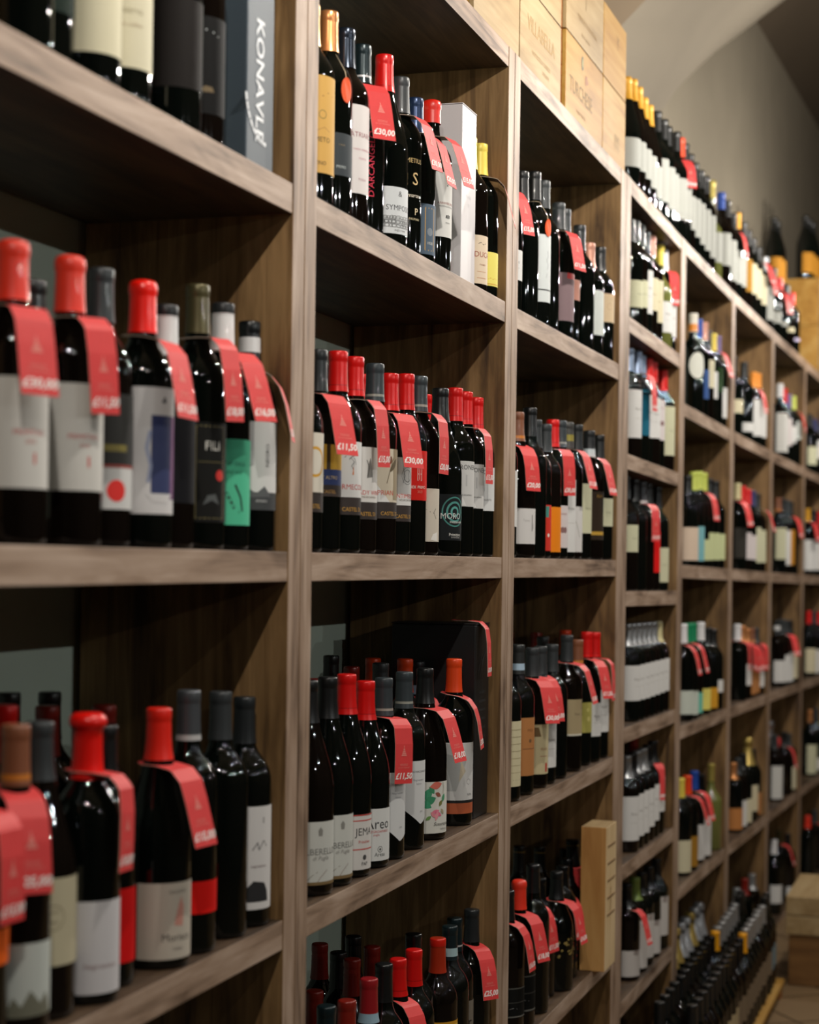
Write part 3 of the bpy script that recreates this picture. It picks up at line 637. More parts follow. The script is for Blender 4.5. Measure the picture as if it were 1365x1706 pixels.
TAGRED = mat('red price card', (214, 62, 62), .55, 0, .4, 0, .06, 90)
TAGBACK = mat('card back', (196, 176, 158), .7)
TAGINK = mat('white paint marker', (236, 228, 224), .6)
TAGPRINT = mat('faint print on the card', (226, 130, 120), .6)
PRICES = ['£11,50', '£25,00', '£18,00', '£16,00', '£30,00', '£15,00', '£20,00']
def tag_mesh(k, W, form):
    """a card strip with a hole round the neck, lying on the shoulder and folding down in front"""
    def mk():
        path = {0: [(-.024, .005), (-.012, .003), (.012, .0), (.030, -.007), (.0425, -.024), (.0495, -.046), (.0545, -.075), (.0580, -.097)],
                1: [(-.024, .004), (-.012, .003), (.014, .002), (.036, -.002), (.050, -.016), (.058, -.040), (.066, -.070), (.072, -.092)],
                2: [(-.024, .003), (-.012, .002), (.014, .002), (.034, .0), (.046, -.012), (.050, -.040), (.0515, -.075), (.052, -.104)]}[form]
        # resample
        P = [Vector(p) for p in path]; seg = [(P[i + 1] - P[i]).length for i in range(len(P) - 1)]; T = sum(seg)
        def at(s):
            s = max(0, min(T - 1e-6, s)); i = 0
            while s > seg[i]: s -= seg[i]; i += 1
            d = (P[i + 1] - P[i]) / seg[i]; return P[i] + d * s, Vector((-d.y, d.x))
        mb = MB(); hole = .0155; sc = at(0)[0]; s_c = .024
        def half(s):     # half width rounded near the end behind the neck
            return min(W / 2, .010 + s * .9)
        th = .0004
        ss = [T * q / 26 for q in range(27)]
        def surf(e, m, flip):
            for a, b in zip(ss, ss[1:]):
                pa, na = at(a); pb, nb = at(b)
                def xin(s):
                    q = s - s_c; return math.sqrt(hole ** 2 - q * q) if abs(q) < hole else 0
                for sg in (-1, 1):
                    xa, xb = xin(a), xin(b); wa, wb = half(a), half(b)
                    if wa - xa < .0008 and wb - xb < .0008: continue
                    pts = [(sg * min(xa, wa), -(pa.x + na.x * e), pa.y + na.y * e), (sg * wa, -(pa.x + na.x * e), pa.y + na.y * e), (sg * wb, -(pb.x + nb.x * e), pb.y + nb.y * e), (sg * min(xb, wb), -(pb.x + nb.x * e), pb.y + nb.y * e)]
                    if (sg > 0) == flip: pts.reverse()
                    mb.quad(pts, m, False)
        surf(th, TAGRED, True); surf(-th, TAGBACK, False)
        # edges
        for a, b in zip(ss, ss[1:]):
            pa, na = at(a); pb, nb = at(b)
            for sg in (-1, 1):
                wa, wb = half(a), half(b)
                mb.quad([(sg * wa, -(pa.x + na.x * th), pa.y + na.y * th), (sg * wb, -(pb.x + nb.x * th), pb.y + nb.y * th), (sg * wb, -(pb.x - nb.x * th), pb.y - nb.y * th), (sg * wa, -(pa.x - na.x * th), pa.y - na.y * th)], TAGBACK)
        def put(vs, fs, s0, m):
            b0 = len(mb.v); mi = mb.slot(m)
            for x, y, _ in vs:
                p, n = at(s0 - y); q = p + n * (th + .0003); mb.v.append((x, -q.x, q.y))
            for fc in fs: mb.f.append(tuple(b0 + q for q in fc)); mb.m.append(mi); mb.sm.append(False)
        vs, fs = text_mesh(PRICES[k % 7], W * .34, .25, .0004); put(vs, fs, T - .012, TAGINK)
        vs, fs = text_mesh('LA CATTEDRALE', W * .085); put(vs, fs, T - .026, TAGPRINT)
        # little cathedral mark
        y0 = T - .045
        for i, (wd, hh) in enumerate(((.013, .003), (.010, .003), (.007, .003), (.004, .004), (.0015, .005))):
            zz = sum(q[1] for q in ((.013, .003), (.010, .003), (.007, .003), (.004, .004), (.0015, .005))[:i])
            put([(-wd / 2, zz, 0), (wd / 2, zz, 0), (wd / 2 * .8, zz + hh * .8, 0), (-wd / 2 * .8, zz + hh * .8, 0)], [(0, 1, 2, 3)], y0, TAGPRINT)
        for q in (.0295, .0315):
            put([(-.009, 0, 0), (.009, 0, 0), (.009, .0006, 0), (-.009, .0006, 0)], [(0, 1, 2, 3)], T - q, TAGPRINT)
        return mb.mesh('price_tag')
    return cached(('tag', k, W, form), mk)


# ------------------------------------------------------------------ boxes
def sbox(b, s0, s1, d0, d1, z0, z1, m, bev=.0015, mats=None, name='box', label=None, cat='box', group=None, extra=None, rot=0):
    """a box standing in bay b; returns its root empty so lids and lettering can be added in the same frame"""
    fn0, L = bayfn(b)
    org = fn0(s0, d0, z0)
    fnb, _ = bayfn(b, org)
    ca, sa = math.cos(rot), math.sin(rot)
    def fn(s, d, z):
        s, d = s - s0, d - d0
        return fnb(s0 + s * ca - d * sa, d0 + s * sa + d * ca, z)
    root = empty(name, org)
    tag(root, label, cat, group)
    return root, fn
def words(mb, body, size, m, fn, s, d, z, axis='s', rot=0, shear=0, bold=0):
    """flat lettering on a face; axis 's' = front face, 'd' = the face towards the camera side"""
    vs, fs = text_mesh(body, size, shear, bold); b0 = len(mb.v); mi = mb.slot(m)
    for x, y, _ in vs:
        if rot == 90: x, y = -y, x
        if rot == -90: x, y = y, -x
        mb.v.append(fn(s + x, d, z + y) if axis == 's' else fn(s, d - x, z + y))
    for fc in fs: mb.f.append(tuple(b0 + q for q in fc)); mb.m.append(mi); mb.sm.append(False)

# tall slate gift tube-box, top shelf of the leftmost bay
z = 2.0622
root, fn = sbox(1, .905, .995, .012, .10, z, z + .37, None, label='slate-blue tall gift box with white vertical lettering, leftmost bay, top shelf', name='gift_box', cat='gift box')
m = MB(); m.box((.905, .012, z), (.995, .10, z + .37), mat('slate card', (60, 72, 82), .55, 0, .4), .002, fn)
wk = mat('white chalk lettering', (222, 226, 230), .6)
words(m, 'KONAVLE', .036, wk, fn, .945, .0112, z + .115, 's', -90, 0, .0006)
words(m, 'MALVASIJA', .028, wk, fn, .9042, .060, z + .15, 'd', -90, 0, .0004)
for q in range(8):
    a0 = math.pi * (1.05 + .06 * q); a1 = a0 + math.pi * .05
    cx, cz, rr = .965, z + .10, .062
    m.quad([fn(cx + rr * math.cos(a0), .0112, cz + rr * math.sin(a0)), fn(cx + rr * math.cos(a1), .0112, cz + rr * math.sin(a1)), fn(cx + (rr + .005) * math.cos(a1), .0112, cz + (rr + .005) * math.sin(a1)), fn(cx + (rr + .005) * math.cos(a0), .0112, cz + (rr + .005) * math.sin(a0))], wk)
m.build('carton', root)
m = MB(); m.box((.904, .011, z + .3705), (.996, .101, z + .376), mat('slate card', (60, 72, 82), .55, 0, .4), .001, fn); m.build('lid', root)

# white single-bottle gift box, top shelf of the second bay
z = 2.0622
root, fn = sbox(2, .79, .885, .02, .12, z, z + .326, None, label='tall plain white gift box between bottles, second bay, top shelf', name='gift_box', cat='gift box', rot=0)
wm = mat('white card', (196, 192, 194), .5, 0, .4)
m = MB(); m.box((.79, .02, z), (.885, .115, z + .326), wm, .0012, fn)
words(m, 'cantina', .010, mat('silver print', (176, 176, 180), .4), fn, (.79 + .885) / 2, .0192, z + .165, 's')
words(m, '*', .018, mat('silver print', (176, 176, 180), .4), fn, (.79 + .885) / 2, .0192, z + .145, 's')
m.build('carton', root)
m = MB(); m.box((.79 - .0006, .0194, z + .326 + .0006), (.885 + .0006, .1156, z + .326 + .0022), wm, .0005, fn); m.build('lid_flap', root)

# black gift box, third shelf of the second bay
z = 1.0622
root, fn = sbox(2, .934, 1.034, .022, .19, z, z + .369, None, label='large matt black gift box, flush right on third shelf of second bay', name='gift_box', cat='gift box')
bk = mat('black card', (20, 21, 22), .42, 0, .5)
m = MB(); m.box((.934, .022, z), (1.034, .19, z + .369), bk, .002, fn)
gk = mat('grey print on black', (60, 62, 64), .5)
sc_ = (.934 + 1.034) / 2
for q in range(7):
    words(m, 'GRAN RISERVA', .007, gk, fn, sc_, .0213, z + .369 - .13 - q * .017, 's')
for p, q in (((-.03, -.03), (-.005, .005)), ((-.02, -.04), (.005, -.005)), ((-.01, -.012), (.025, .01))):
    cx, cz = sc_, z + .369 - .06
    m.quad([fn(cx + p[0], .0213, cz + p[1]), fn(cx + p[0] + .002, .0213, cz + p[1] - .0015), fn(cx + q[0] + .002, .0213, cz + q[1] - .0015), fn(cx + q[0], .0213, cz + q[1])], mat('grey print on black', (60, 62, 64), .5))
m.build('carton', root)
m = MB(); m.box((.934 - .001, .021, z + .369 + .0006), (1.034 + .001, .191, z + .369 + .003), bk, .001, fn); m.build('lid', root)
# its price tag, lying on the lid and hanging over the front
fnw, L2 = bayfn(2)
p = fnw(.934 + .035, .024 + .032, z + .369 + .0055)
t = place_mesh('price_tag', tag_mesh(4, .036, 2), None, p, math.radians(4))
tag(t, 'red price tag hanging over the front of the large black gift box', 'price tag', 'red price tags hung on bottle necks')

# crumpled tissue on the fifth shelf of the second bay
def crumple(name, c, r, hh, seed, label):
    rr = random.Random(seed); rows = []
    for i in range(15):
        t = i / 14; rad = r * (math.sin(math.pi * (.12 + .80 * t)) ** .7) * (1 - .35 * t)
        rows.append([(c[0] + (rad * (1 + .30 * math.sin(5 * a + 3 * t + seed) + rr.uniform(-.16, .16))) * math.cos(a), c[1] + (rad * (1 + .3 * math.cos(4 * a + seed) + rr.uniform(-.16, .16))) * math.sin(a), c[2] + hh * t + (rr.uniform(-.004, .004) if i else 0)) for a in [2 * math.pi * j / 26 for j in range(26)]])
    m = MB(); m.grid(rows, mat('tissue paper', (176, 172, 152), .8, 0, .2), False, True)
    m.quad(rows[-1], mat('tissue paper', (176, 172, 152), .8, 0, .2))
    m.quad(list(reversed(rows[0])), mat('tissue paper', (176, 172, 152), .8, 0, .2))
    return tag(m.build(name), label, 'paper')
q = fnw(.05, .235, .5622)
crumple('crumpled_paper', q, .034, .27, 3, 'crumpled white tissue paper among bottles, left end of second bay, fourth shelf')

# pale wooden wine box standing on end, fifth shelf of the third bay
z = .5622
root, fn = sbox(3, .805, .93, -.03, .032, z, z + .35, None, label='upright pale wooden wine box on fourth shelf of third bay', name='wooden_wine_box', cat='wooden box')
m = MB()
PINE_Z = wood('pale pine upright', (190, 160, 112), (212, 186, 142), (224, 202, 164), 2, .6, .6, bump=.1)
PINE2_Z = wood('honey pine upright', (170, 118, 62), (190, 140, 80), (204, 158, 98), 2, .6, .6, bump=.1)
m.box((.805, -.03, z), (.93, .032, z + .35), PINE2_Z, .0015, fn, {'-y': PINE_Z, '+z': PINE}); m.build('body', root)
m = MB()
for q in range(5):
    zz = z + .35 - .05 - q * .042
    m.box((.805 + .022, -.0315, zz), (.93 - .016, -.0301, zz + .003), mat('burnt slot', (120, 90, 56), .7), 0, fn)
words(m, 'RISERVA', .016, mat('burnt brand', (150, 120, 80), .7), fn, (.805 + .93) / 2, -.0312, z + .17, 's', 90)
m.build('front_lid', root)

# wooden cases on top of the shelving
def case(b, s0, s1, z0, hh, front, side, label, marks, dep=.30, d0=.012):
    root, fn = sbox(b, s0, s1, d0, d0 + dep, z0, z0 + hh, None, label=label, name='wooden_wine_case', cat='wooden case', group='wooden wine cases on top of the shelving')
    m = MB(); m.box((s0, d0 + .004, z0), (s1, d0 + dep, z0 + hh), side, .0015, fn, {'+z': front}); m.build('body', root)
    m = MB(); m.box((s0 + .0005, d0 - .006, z0 + .0005), (s1 - .0005, d0 + .0035, z0 + hh - .0005), front, .0012, fn)
    for body, size, ds, dz, col in marks:
        words(m, body, size, mat('burnt lettering %d' % col[0], col, .7), fn, (s0 + s1) / 2 + ds, d0 - .0064, z0 + hh / 2 + dz, 's')
    if marks and marks[0][0] == 'TURCHESE':
        cx, cz = (s0 + s1) / 2 - .03, z0 + hh - .034
        m.quad([fn(cx + .011 * math.cos(q * math.pi / 8), d0 - .0065, cz + .017 * math.sin(q * math.pi / 8)) for q in range(16)], mat('dark green crest', (54, 60, 34), .6))
        m.quad([fn(cx + .006 * math.cos(q * math.pi / 8), d0 - .0067, cz + .010 * math.sin(q * math.pi / 8)) for q in range(16)], mat('crest gold', (150, 140, 80), .6))
        rr_ = random.Random(2)
        m.quad([fn(cx + .045 + .020 * math.cos(q * math.pi / 6) * rr_.uniform(.5, 1.1), d0 - .0065, cz - .030 + .016 * math.sin(q * math.pi / 6) * rr_.uniform(.5, 1.1)) for q in range(12)], mat('faded purple mark', (150, 104, 74), .7))
    m.build('front_board', root)
    m = MB(); m.box((s0 + .002, d0 + .002, z0 + hh - .0072), (s1 - .002, d0 - .0072, z0 + hh - .0060), mat('joint shadow line', (110, 76, 40), .8), 0, fn)
    return root
TZ = 2.5628
BRN = (150, 120, 72); DK = (116, 92, 50)

case(2, .806, 1.139, TZ, .178, PINE, PINE2, 'pale wooden wine case on the shelving, leftmost of the visible lower cases', [('CANTINA DEL SOLE', .022, 0, .03, BRN)])
case(3, .012, .37, TZ, .166, PINE, PINE, 'pale wooden case lettered VILLABELLA, on top of the third bay', [('VILLABELLA', .046, .0, .012, BRN), ('VALPOLICELLA CLASSICO', .014, .0, -.04, BRN), ('SUPERIORE', .012, .04, -.06, BRN)])
case(3, .012, .37, TZ + .168, .166, PINE, PINE2, 'pale wooden case stacked on the lettered pale case, third bay', [])
case(3, .418, .815, TZ, .180, PINE2, PINEDARK, 'honey wooden case with small dark crest, on top of the third bay', [('TURCHESE', .050, -.04, -.02, DK), ('rosso riserva', .018, -.04, -.065, BRN)])
case(3, .418, .815, TZ + .182, .180, PINE, PINEDARK, 'pale wooden case stacked on the crested honey case', [('1', .05, .0, .02, DK), ('PRIMITIVO DI MANDURIA', .018, .02, -.03, BRN), ('riserva speciale', .015, .0, -.062, BRN)])
case(3, .822, 1.10, TZ, .180, PINE2, PINE2, 'honey wooden case at the right end of the third bay top', [('IYI', .055, .03, -.04, DK)])
case(3, .822, 1.10, TZ + .182, .180, PINE2, PINE2, 'upper honey wooden case at the right end, third bay top', [('Y', .045, .03, .03, DK)])

# stacked wooden cases on the eighth bay and big bottles on them
fn8, L8 = bayfn(8)
for k in range(2):
    root, fn = sbox(8, .475, .86, .01, .30, TZ + k * .236, TZ + k * .236 + .234, None, label='honey wooden case stacked on top of the eighth bay, ' + ('lower one' if k == 0 else 'upper one under big bottles'), name='wooden_wine_case', cat='wooden case', group='wooden wine cases on top of the shelving')
    m = MB(); m.box((.475, .01, TZ + k * .236), (.86, .30, TZ + k * .236 + .234), PINE2, .002, fn, {'-y': PINE}); m.build('body', root)
    m = MB(); m.box((.4755, .004, TZ + k * .236 + .001), (.8595, .0096, TZ + k * .236 + .233), PINE, .002, fn); m.build('front_board', root)

root, fn = sbox(8, -.13, .12, .098, .30, TZ, TZ + .345, None, label='dark wooden case behind the bottles atop the eighth bay', name='wooden_wine_case', cat='wooden case', group='wooden wine cases on top of the shelving')
m = MB(); m.box((-.13, .098, TZ), (.12, .30, TZ + .345), PINEDARK, .002, fn); m.build('body', root)

# pallet and crate on the floor
m = MB()
pr = empty('pallet', (4.7, .70, 0)); tag(pr, 'low honey wooden pallet on the tiles under two columns of bottles', 'pallet')
for k, yy in enumerate((.0, .070, .137)):
    m = MB(); m.box((0, yy, .028), (1.98, yy + .060, .048), PINE2, .002); m.build('plank', pr)
for xx in (.05, .95, 1.85):
    m = MB(); m.box((xx, .002, 0), (xx + .07, .195, .0278), PINEDARK, .002); m.build('bearer', pr)
cr = empty('wooden_crate', (6.8, -.15, 0)); tag(cr, 'low wooden crate with pale lid boards on the floor beyond the pallet', 'crate')
m = MB(); m.box((0, 0, 0), (.5, .85, .188), wood('crate board', (84, 56, 26), (110, 76, 38), (130, 94, 52), 1, .6, .5, bump=.1), .003); m.build('body', cr)
for k, z0 in enumerate((.190, .262)):
    m = MB(); m.box((-.015, -.01, z0), (.51, .86, z0 + .069), PINE, .003); m.build('lid_board', cr)
m = MB()
for k in (.30, .62):
    m.box((-.0015, k, .09), (-.0002, k + .03, .105), mat('knot', (70, 44, 18), .7))
m.build('knot', cr)
BOTTLES = [
 (1.6162, 0.9514, 2.0615, 0.3175, 'bx', 'black', '-', 0, 0, '', 1, 1, 'f', 'black-capped bottle, first from left, top shelf, leftmost bay'),
 (1.6901, 0.9682, 2.0615, 0.333, 'bx', 'black', 'darkgreen', 0.0576, 0.1216, '', 1, 1, 'f', 'black-capped bottle, dark green label, second from left, top shelf, leftmost bay'),
 (1.7638, 0.9505, 2.0615, 0.335, 'bx', 'gold', 'creamplain', 0.0318, 0.1175, '', 1, 1, 'f', 'gold-capped bottle, cream label, third from left, top shelf, leftmost bay'),
 (1.8396, 0.9505, 2.0615, 0.335, 'bx', 'gold', 'creamplain2', 0.0357, 0.1428, '', 1, 1, 'f', 'gold-capped bottle, large cream label, fourth from left, top shelf, leftmost bay'),
 (1.9076, 0.9841, 2.0615, 0.335, 'bx', 'black', 'bluedots', 0.0408, 0.1329, '', 1, 1, 'f', 'black-capped bottle, blue-dotted label, fifth from left, top shelf, leftmost bay'),
 (1.9756, 0.9505, 2.0615, 0.335, 'bx', 'brown', 'darkbrown', 0.0484, 0.1559, '', 1, 1, 'f', 'brown-capped bottle, dark brown label, sixth from left, top shelf, leftmost bay'),
 (2.0618, 0.959, 2.0615, 0.335, 'bx', 'black', 'whitearc', 0.0387, 0.1591, '', 1, 1, 'f', 'black-capped bottle, white arc on black, seventh from left, top shelf, leftmost bay'),
 (1.621, 0.954, 1.5615, 0.3081, 'bx', 'redwax', 'whitelet', 0.0566, 0.1685, 'T-20:18', 1, 2, 'f', 'red-topped bottle, large white label, first from left, second shelf, leftmost bay'),
 (1.7402, 0.954, 1.5615, 0.3124, 'bx', 'redwax', 'whitelet', 0.059, 0.1734, 'T-5:21', 1, 2, 'f', 'red-topped bottle, large white label, second from left, second shelf, leftmost bay'),
 (1.8043, 1.0357, 1.5615, 0.2991, 'bx', 'black', '-', 0, 0, '', 1, 2, 'b', 'black-capped bottle, first in back line, second shelf, leftmost bay'),
 (1.837, 0.9673, 1.5615, 0.3152, 'bx', 'grey', 'darkseal', 0.0425, 0.172, '', 1, 2, 'f', 'grey-capped bottle, red-sealed white label, third from left, second shelf, leftmost bay'),
 (1.9161, 0.9538, 1.5615, 0.3121, 'bx', 'brightwax', 'bluewhite', 0.0395, 0.1864, 'T5:14', 1, 2, 'f', 'bright red waxed bottle, blue and white label, fourth from left, second shelf, leftmost bay'),
 (1.9917, 0.9601, 1.5615, 0.2952, 'bx', 'whiteblack', 'blackplain', 0.055, 0.1576, '', 1, 2, 'f', 'white-necked bottle, black label, fifth from left, second shelf, leftmost bay'),
 (2.0672, 0.9531, 1.5615, 0.3301, 'bxt', 'olive', 'blackgold', 0.0338, 0.1576, 'T5:16', 1, 2, 'f', 'olive-capped bottle, gold-framed black label, sixth from left, second shelf, leftmost bay'),
 (2.1477, 0.954, 1.5615, 0.3219, 'bx', 'whiteblack2', 'tealv', 0.0321, 0.142, 'T-5:17', 1, 2, 'f', 'white-necked black-topped bottle, teal label with black stroke, seventh from left, second shelf, leftmost bay'),
 (2.2365, 0.954, 1.5615, 0.3098, 'bx', 'blackband', 'snow', 0.0542, 0.1715, 'T30:15', 1, 2, 'f', 'black-and-white-capped bottle, white-to-grey label, eighth from left, second shelf, leftmost bay'),
 (1.5577, 0.955, 1.0615, 0.3038, 'bx', 'black', 'orange', 0.0881, 0.1235, 'T10:19', 1, 3, 'f', 'black-capped bottle, orange label, first from left, third shelf, leftmost bay'),
 (1.6334, 0.9505, 1.0615, 0.3162, 'bx', 'brown', 'whitehill', 0.0232, 0.0974, 'T-25:22', 1, 3, 'f', 'brown-capped bottle, white label, second from left, third shelf, leftmost bay'),
 (1.711, 0.9665, 1.0615, 0.31, 'bg', 'grey', 'creamring', 0.0576, 0.15, '', 1, 3, 'f', 'grey-capped bottle, cream ringed label, third from left, third shelf, leftmost bay'),
 (1.7887, 0.9505, 1.0615, 0.3174, 'bx', 'redflare', 'whitetall', 0.012, 0.1132, 'T20:16', 1, 3, 'f', 'red wax-flared bottle, tall white label, fourth from left, third shelf, leftmost bay'),
 (1.8624, 0.9682, 1.0615, 0.295, 'bx', 'black', 'redlabel', 0.0277, 0.1123, '', 1, 3, 'f', 'black-capped bottle, red label, fifth from left, third shelf, leftmost bay'),
 (1.9747, 0.954, 1.0615, 0.3085, 'bg', 'redwax2', 'bigcream', 0.012, 0.1027, 'T0:19', 1, 3, 'f', 'red-topped bottle, large cream label, sixth from left, third shelf, leftmost bay'),
 (2.0591, 0.954, 1.0615, 0.325, 'bx', 'greyband', 'redband', 0.05, 0.09, '', 1, 3, 'f', 'silver-ringed grey-capped bottle, bright red band, seventh from left, third shelf, leftmost bay'),
 (2.1571, 0.954, 1.0615, 0.3141, 'bx', 'grey', '-', 0, 0, '', 1, 3, 'f', 'grey-capped bottle, eighth from left, third shelf, leftmost bay'),
 (2.2365, 0.954, 1.0615, 0.3053, 'bx', 'darkgrey', 'brush', 0.0236, 0.1604, '', 1, 3, 'f', 'dark-capped bottle, white label with black brushwork, ninth from left, third shelf, leftmost bay'),
 (2.0122, 1.1815, 1.0615, 0.3178, 'bx', 'black', '-', 0, 0, '', 1, 3, 'b', 'black-capped bottle, fourth in back line, third shelf, leftmost bay'),
 (2.0939, 1.169, 1.0615, 0.3106, 'bx', 'black', '-', 0, 0, '', 1, 3, 'b', 'black-capped bottle, fifth in back line, third shelf, leftmost bay'),
 (1.9844, 1.111, 1.0615, 0.3052, 'bx', 'dullred', '-', 0, 0, '', 1, 3, 'b', 'dull red-capped bottle, second in back line, third shelf, leftmost bay'),
 (1.9844, 1.0327, 1.0615, 0.3065, 'bx', 'dullred', '-', 0, 0, '', 1, 3, 'b', 'dull red-capped bottle, third in back line, third shelf, leftmost bay'),
 (1.7522, 1.0343, 1.0615, 0.3228, 'bx', 'red', '-', 0, 0, '', 1, 3, 'b', 'red-capped bottle, first in back line, third shelf, leftmost bay'),
 (2.4436, 0.9542, 2.0615, 0.2967, 'bx', 'gold', 'parchment', 0.0454, 0.1859, '', 2, 1, 'f', 'gold-capped bottle, parchment label, first from left, top shelf, second bay'),
 (2.5202, 0.9543, 2.0615, 0.309, 'bx', 'copper', 'smallgrey', 0.0578, 0.1206, 'S', 2, 1, 'f', 'copper-capped bottle, small dark grey label, second from left, top shelf, second bay'),
 (2.596, 0.9544, 2.0615, 0.3048, 'bx', 'navymetal', 'pat', 0.0465, 0.1812, '', 2, 1, 'f', 'navy metallic-capped bottle, white pinkish-lettered label, third from left, top shelf, second bay'),
 (2.6719, 0.9546, 2.0615, 0.3012, 'bx', 'tealdark', 'redvertical', 0.0455, 0.1682, 'T-25:25', 2, 1, 'f', 'dark teal-capped bottle, red vertical lettering, fourth from left, top shelf, second bay'),
 (2.7881, 0.957, 2.0615, 0.3149, 'bg', 'red', 'symi', 0.0187, 0.0945, '', 2, 1, 'f', 'red-capped bottle, white drystone-wall label, fifth from left, top shelf, second bay'),
 (2.8674, 0.9549, 2.0615, 0.2997, 'bx', 'grey', 'gothic', 0.0381, 0.1609, 'T5:11', 2, 1, 'f', 'grey-capped bottle, gold lettering, sixth from left, top shelf, second bay'),
 (2.9432, 0.9536, 2.0615, 0.2852, 'bx', 'bluemetal', 'bluecrest', 0.012, 0.0978, 'T8:13', 2, 1, 'f', 'blue-capped bottle, blue-grey crest label, seventh from left, top shelf, second bay'),
 (3.0457, 0.9553, 2.0615, 0.3042, 'bx', 'redwaxshort', 'anna', 0.0596, 0.1734, 'T4:12', 2, 1, 'f', 'red wax-topped bottle, white label, eighth from left, top shelf, second bay'),
 (3.2874, 0.9558, 2.0615, 0.2959, 'bx', 'yellowcap', 'creamdu', 0.0139, 0.1053, '', 2, 1, 'f', 'yellow-capped bottle, cream label, ninth from left, top shelf, second bay'),
 (3.3632, 0.9559, 2.0615, 0.3001, 'bx', 'yellowcap', 'yellowlabel', 0.0211, 0.0862, 'T25:10', 2, 1, 'f', 'yellow-capped bottle, yellow label, tenth from left, top shelf, second bay'),
 (2.4166, 0.9541, 1.5615, 0.287, 'bx', 'grey', 'goldring', 0.0838, 0.1707, '', 2, 2, 'f', 'grey-capped bottle, gold-ring label, first from left, second shelf, second bay'),
 (2.4924, 0.9542, 1.5615, 0.2998, 'bx', 'darkgrey', 'blueband', 0.0823, 0.1584, 'T-15:14', 2, 2, 'f', 'dark-capped bottle, gold and blue label, second from left, second shelf, second bay'),
 (2.7443, 1.0347, 1.5615, 0.3081, 'bx', 'darkgrey', '-', 0, 0, '', 2, 2, 'b', 'dark-capped bottle, first in back line, second shelf, second bay'),
 (2.5815, 0.9544, 1.5615, 0.3072, 'bx', 'red', 'armec', 0.0844, 0.1688, '', 2, 2, 'f', 'red-capped bottle, white bird-sketch label, third from left, second shelf, second bay'),
 (2.6574, 0.9546, 1.5615, 0.3063, 'bx', 'red', 'lady', 0.0797, 0.1653, 'T5:12', 2, 2, 'f', 'red-capped bottle, white figure-sketch label, fourth from left, second shelf, second bay'),
 (2.9102, 1.0303, 1.5615, 0.3075, 'bx', 'red', '-', 0, 0, '', 2, 2, 'b', 'red-capped bottle, second in back line, second shelf, second bay'),
 (2.7556, 0.9548, 1.5615, 0.308, 'bx', 'slate', 'prix', 0.0833, 0.1689, '', 2, 2, 'f', 'slate-capped bottle, beige almond-drawing label, fifth from left, second shelf, second bay'),
 (2.8314, 0.9549, 1.5615, 0.2998, 'bx', 'red', 'lanth', 0.0808, 0.1595, 'T-20:11', 2, 2, 'f', 'red-capped bottle, white sun-sketch label, sixth from left, second shelf, second bay'),
 (2.9168, 0.9548, 1.5615, 0.3064, 'bx', 'red', 'albek', 0.0922, 0.1762, '', 2, 2, 'f', 'red-capped bottle, bright red label, seventh from left, second shelf, second bay'),
 (2.9926, 0.9552, 1.5615, 0.314, 'bx', 'slate', 'branch', 0.0235, 0.1154, 'T8:13', 2, 2, 'f', 'slate-capped bottle, beige twig label, eighth from left, second shelf, second bay'),
 (3.2387, 1.0226, 1.5615, 0.3037, 'bxs', 'red', '-', 0, 0, '', 2, 2, 'b', 'red-capped bottle, third in back line, second shelf, second bay'),
 (3.1284, 0.9576, 1.5615, 0.3049, 'bgt', 'black', 'circles', 0.0278, 0.1107, '', 2, 2, 'f', 'black-capped bottle, teal circles label, ninth from left, second shelf, second bay'),
 (3.2076, 0.9535, 1.5615, 0.3101, 'bx', 'red', 'moro', 0.0915, 0.1751, '', 2, 2, 'f', 'red-capped bottle, white label, tenth from left, second shelf, second bay'),
 (3.2834, 0.9559, 1.5615, 0.3102, 'bx', 'red', 'moro', 0.0904, 0.1736, 'T10:12', 2, 2, 'f', 'red-capped bottle, white label, eleventh from left, second shelf, second bay'),
 (3.3592, 0.9559, 1.5615, 0.3092, 'bx', 'red', 'moro2', 0.0882, 0.172, '', 2, 2, 'f', 'red-capped bottle, white square label, twelfth from left, second shelf, second bay'),
 (2.4766, 0.9562, 1.0615, 0.3117, 'bgt', 'black', 'alb', 0.0166, 0.1085, '', 2, 3, 'f', 'black-capped bottle, pale grape-sketch label, first from left, third shelf, second bay'),
 (2.6887, 1.021, 1.0615, 0.2982, 'bx', 'red', '-', 0, 0, '', 2, 3, 'b', 'red-capped bottle, first in back line, third shelf, second bay'),
 (2.561, 0.9564, 1.0615, 0.3108, 'bgt', 'black', 'alb', 0.012, 0.1071, '', 2, 3, 'f', 'black-capped bottle, pale grape-sketch label, second from left, third shelf, second bay'),
 (2.6438, 0.9557, 1.0615, 0.3127, 'bg', 'red', 'jem', 0.012, 0.097, '', 2, 3, 'f', 'red-capped bottle, white red-striped label, third from left, third shelf, second bay'),
 (2.7351, 0.9562, 1.0615, 0.2966, 'bg', 'red', 'areo', 0.012, 0.0948, '', 2, 3, 'f', 'red-capped bottle, white black-lettered label, fourth from left, third shelf, second bay'),
 (2.8225, 0.9549, 1.0615, 0.2975, 'bx', 'slate', 'shield', 0.0293, 0.1426, 'T-12:14', 2, 3, 'f', 'slate-capped bottle, white shield label, fifth from left, third shelf, second bay'),
 (3.032, 1.0323, 1.0615, 0.3079, 'bx', 'grey', '-', 0, 0, '', 2, 3, 'b', 'grey-capped bottle, second in back line, third shelf, second bay'),
 (2.9317, 0.9551, 1.0615, 0.3006, 'bx', 'slate', 'shield', 0.0426, 0.1505, '', 2, 3, 'f', 'slate-capped bottle, white shield label, sixth from left, third shelf, second bay'),
 (3.051, 0.9553, 1.0615, 0.2985, 'bg', 'black', 'flower', 0.012, 0.1025, 'T0:16', 2, 3, 'f', 'black-capped bottle, flower-printed label, seventh from left, third shelf, second bay'),
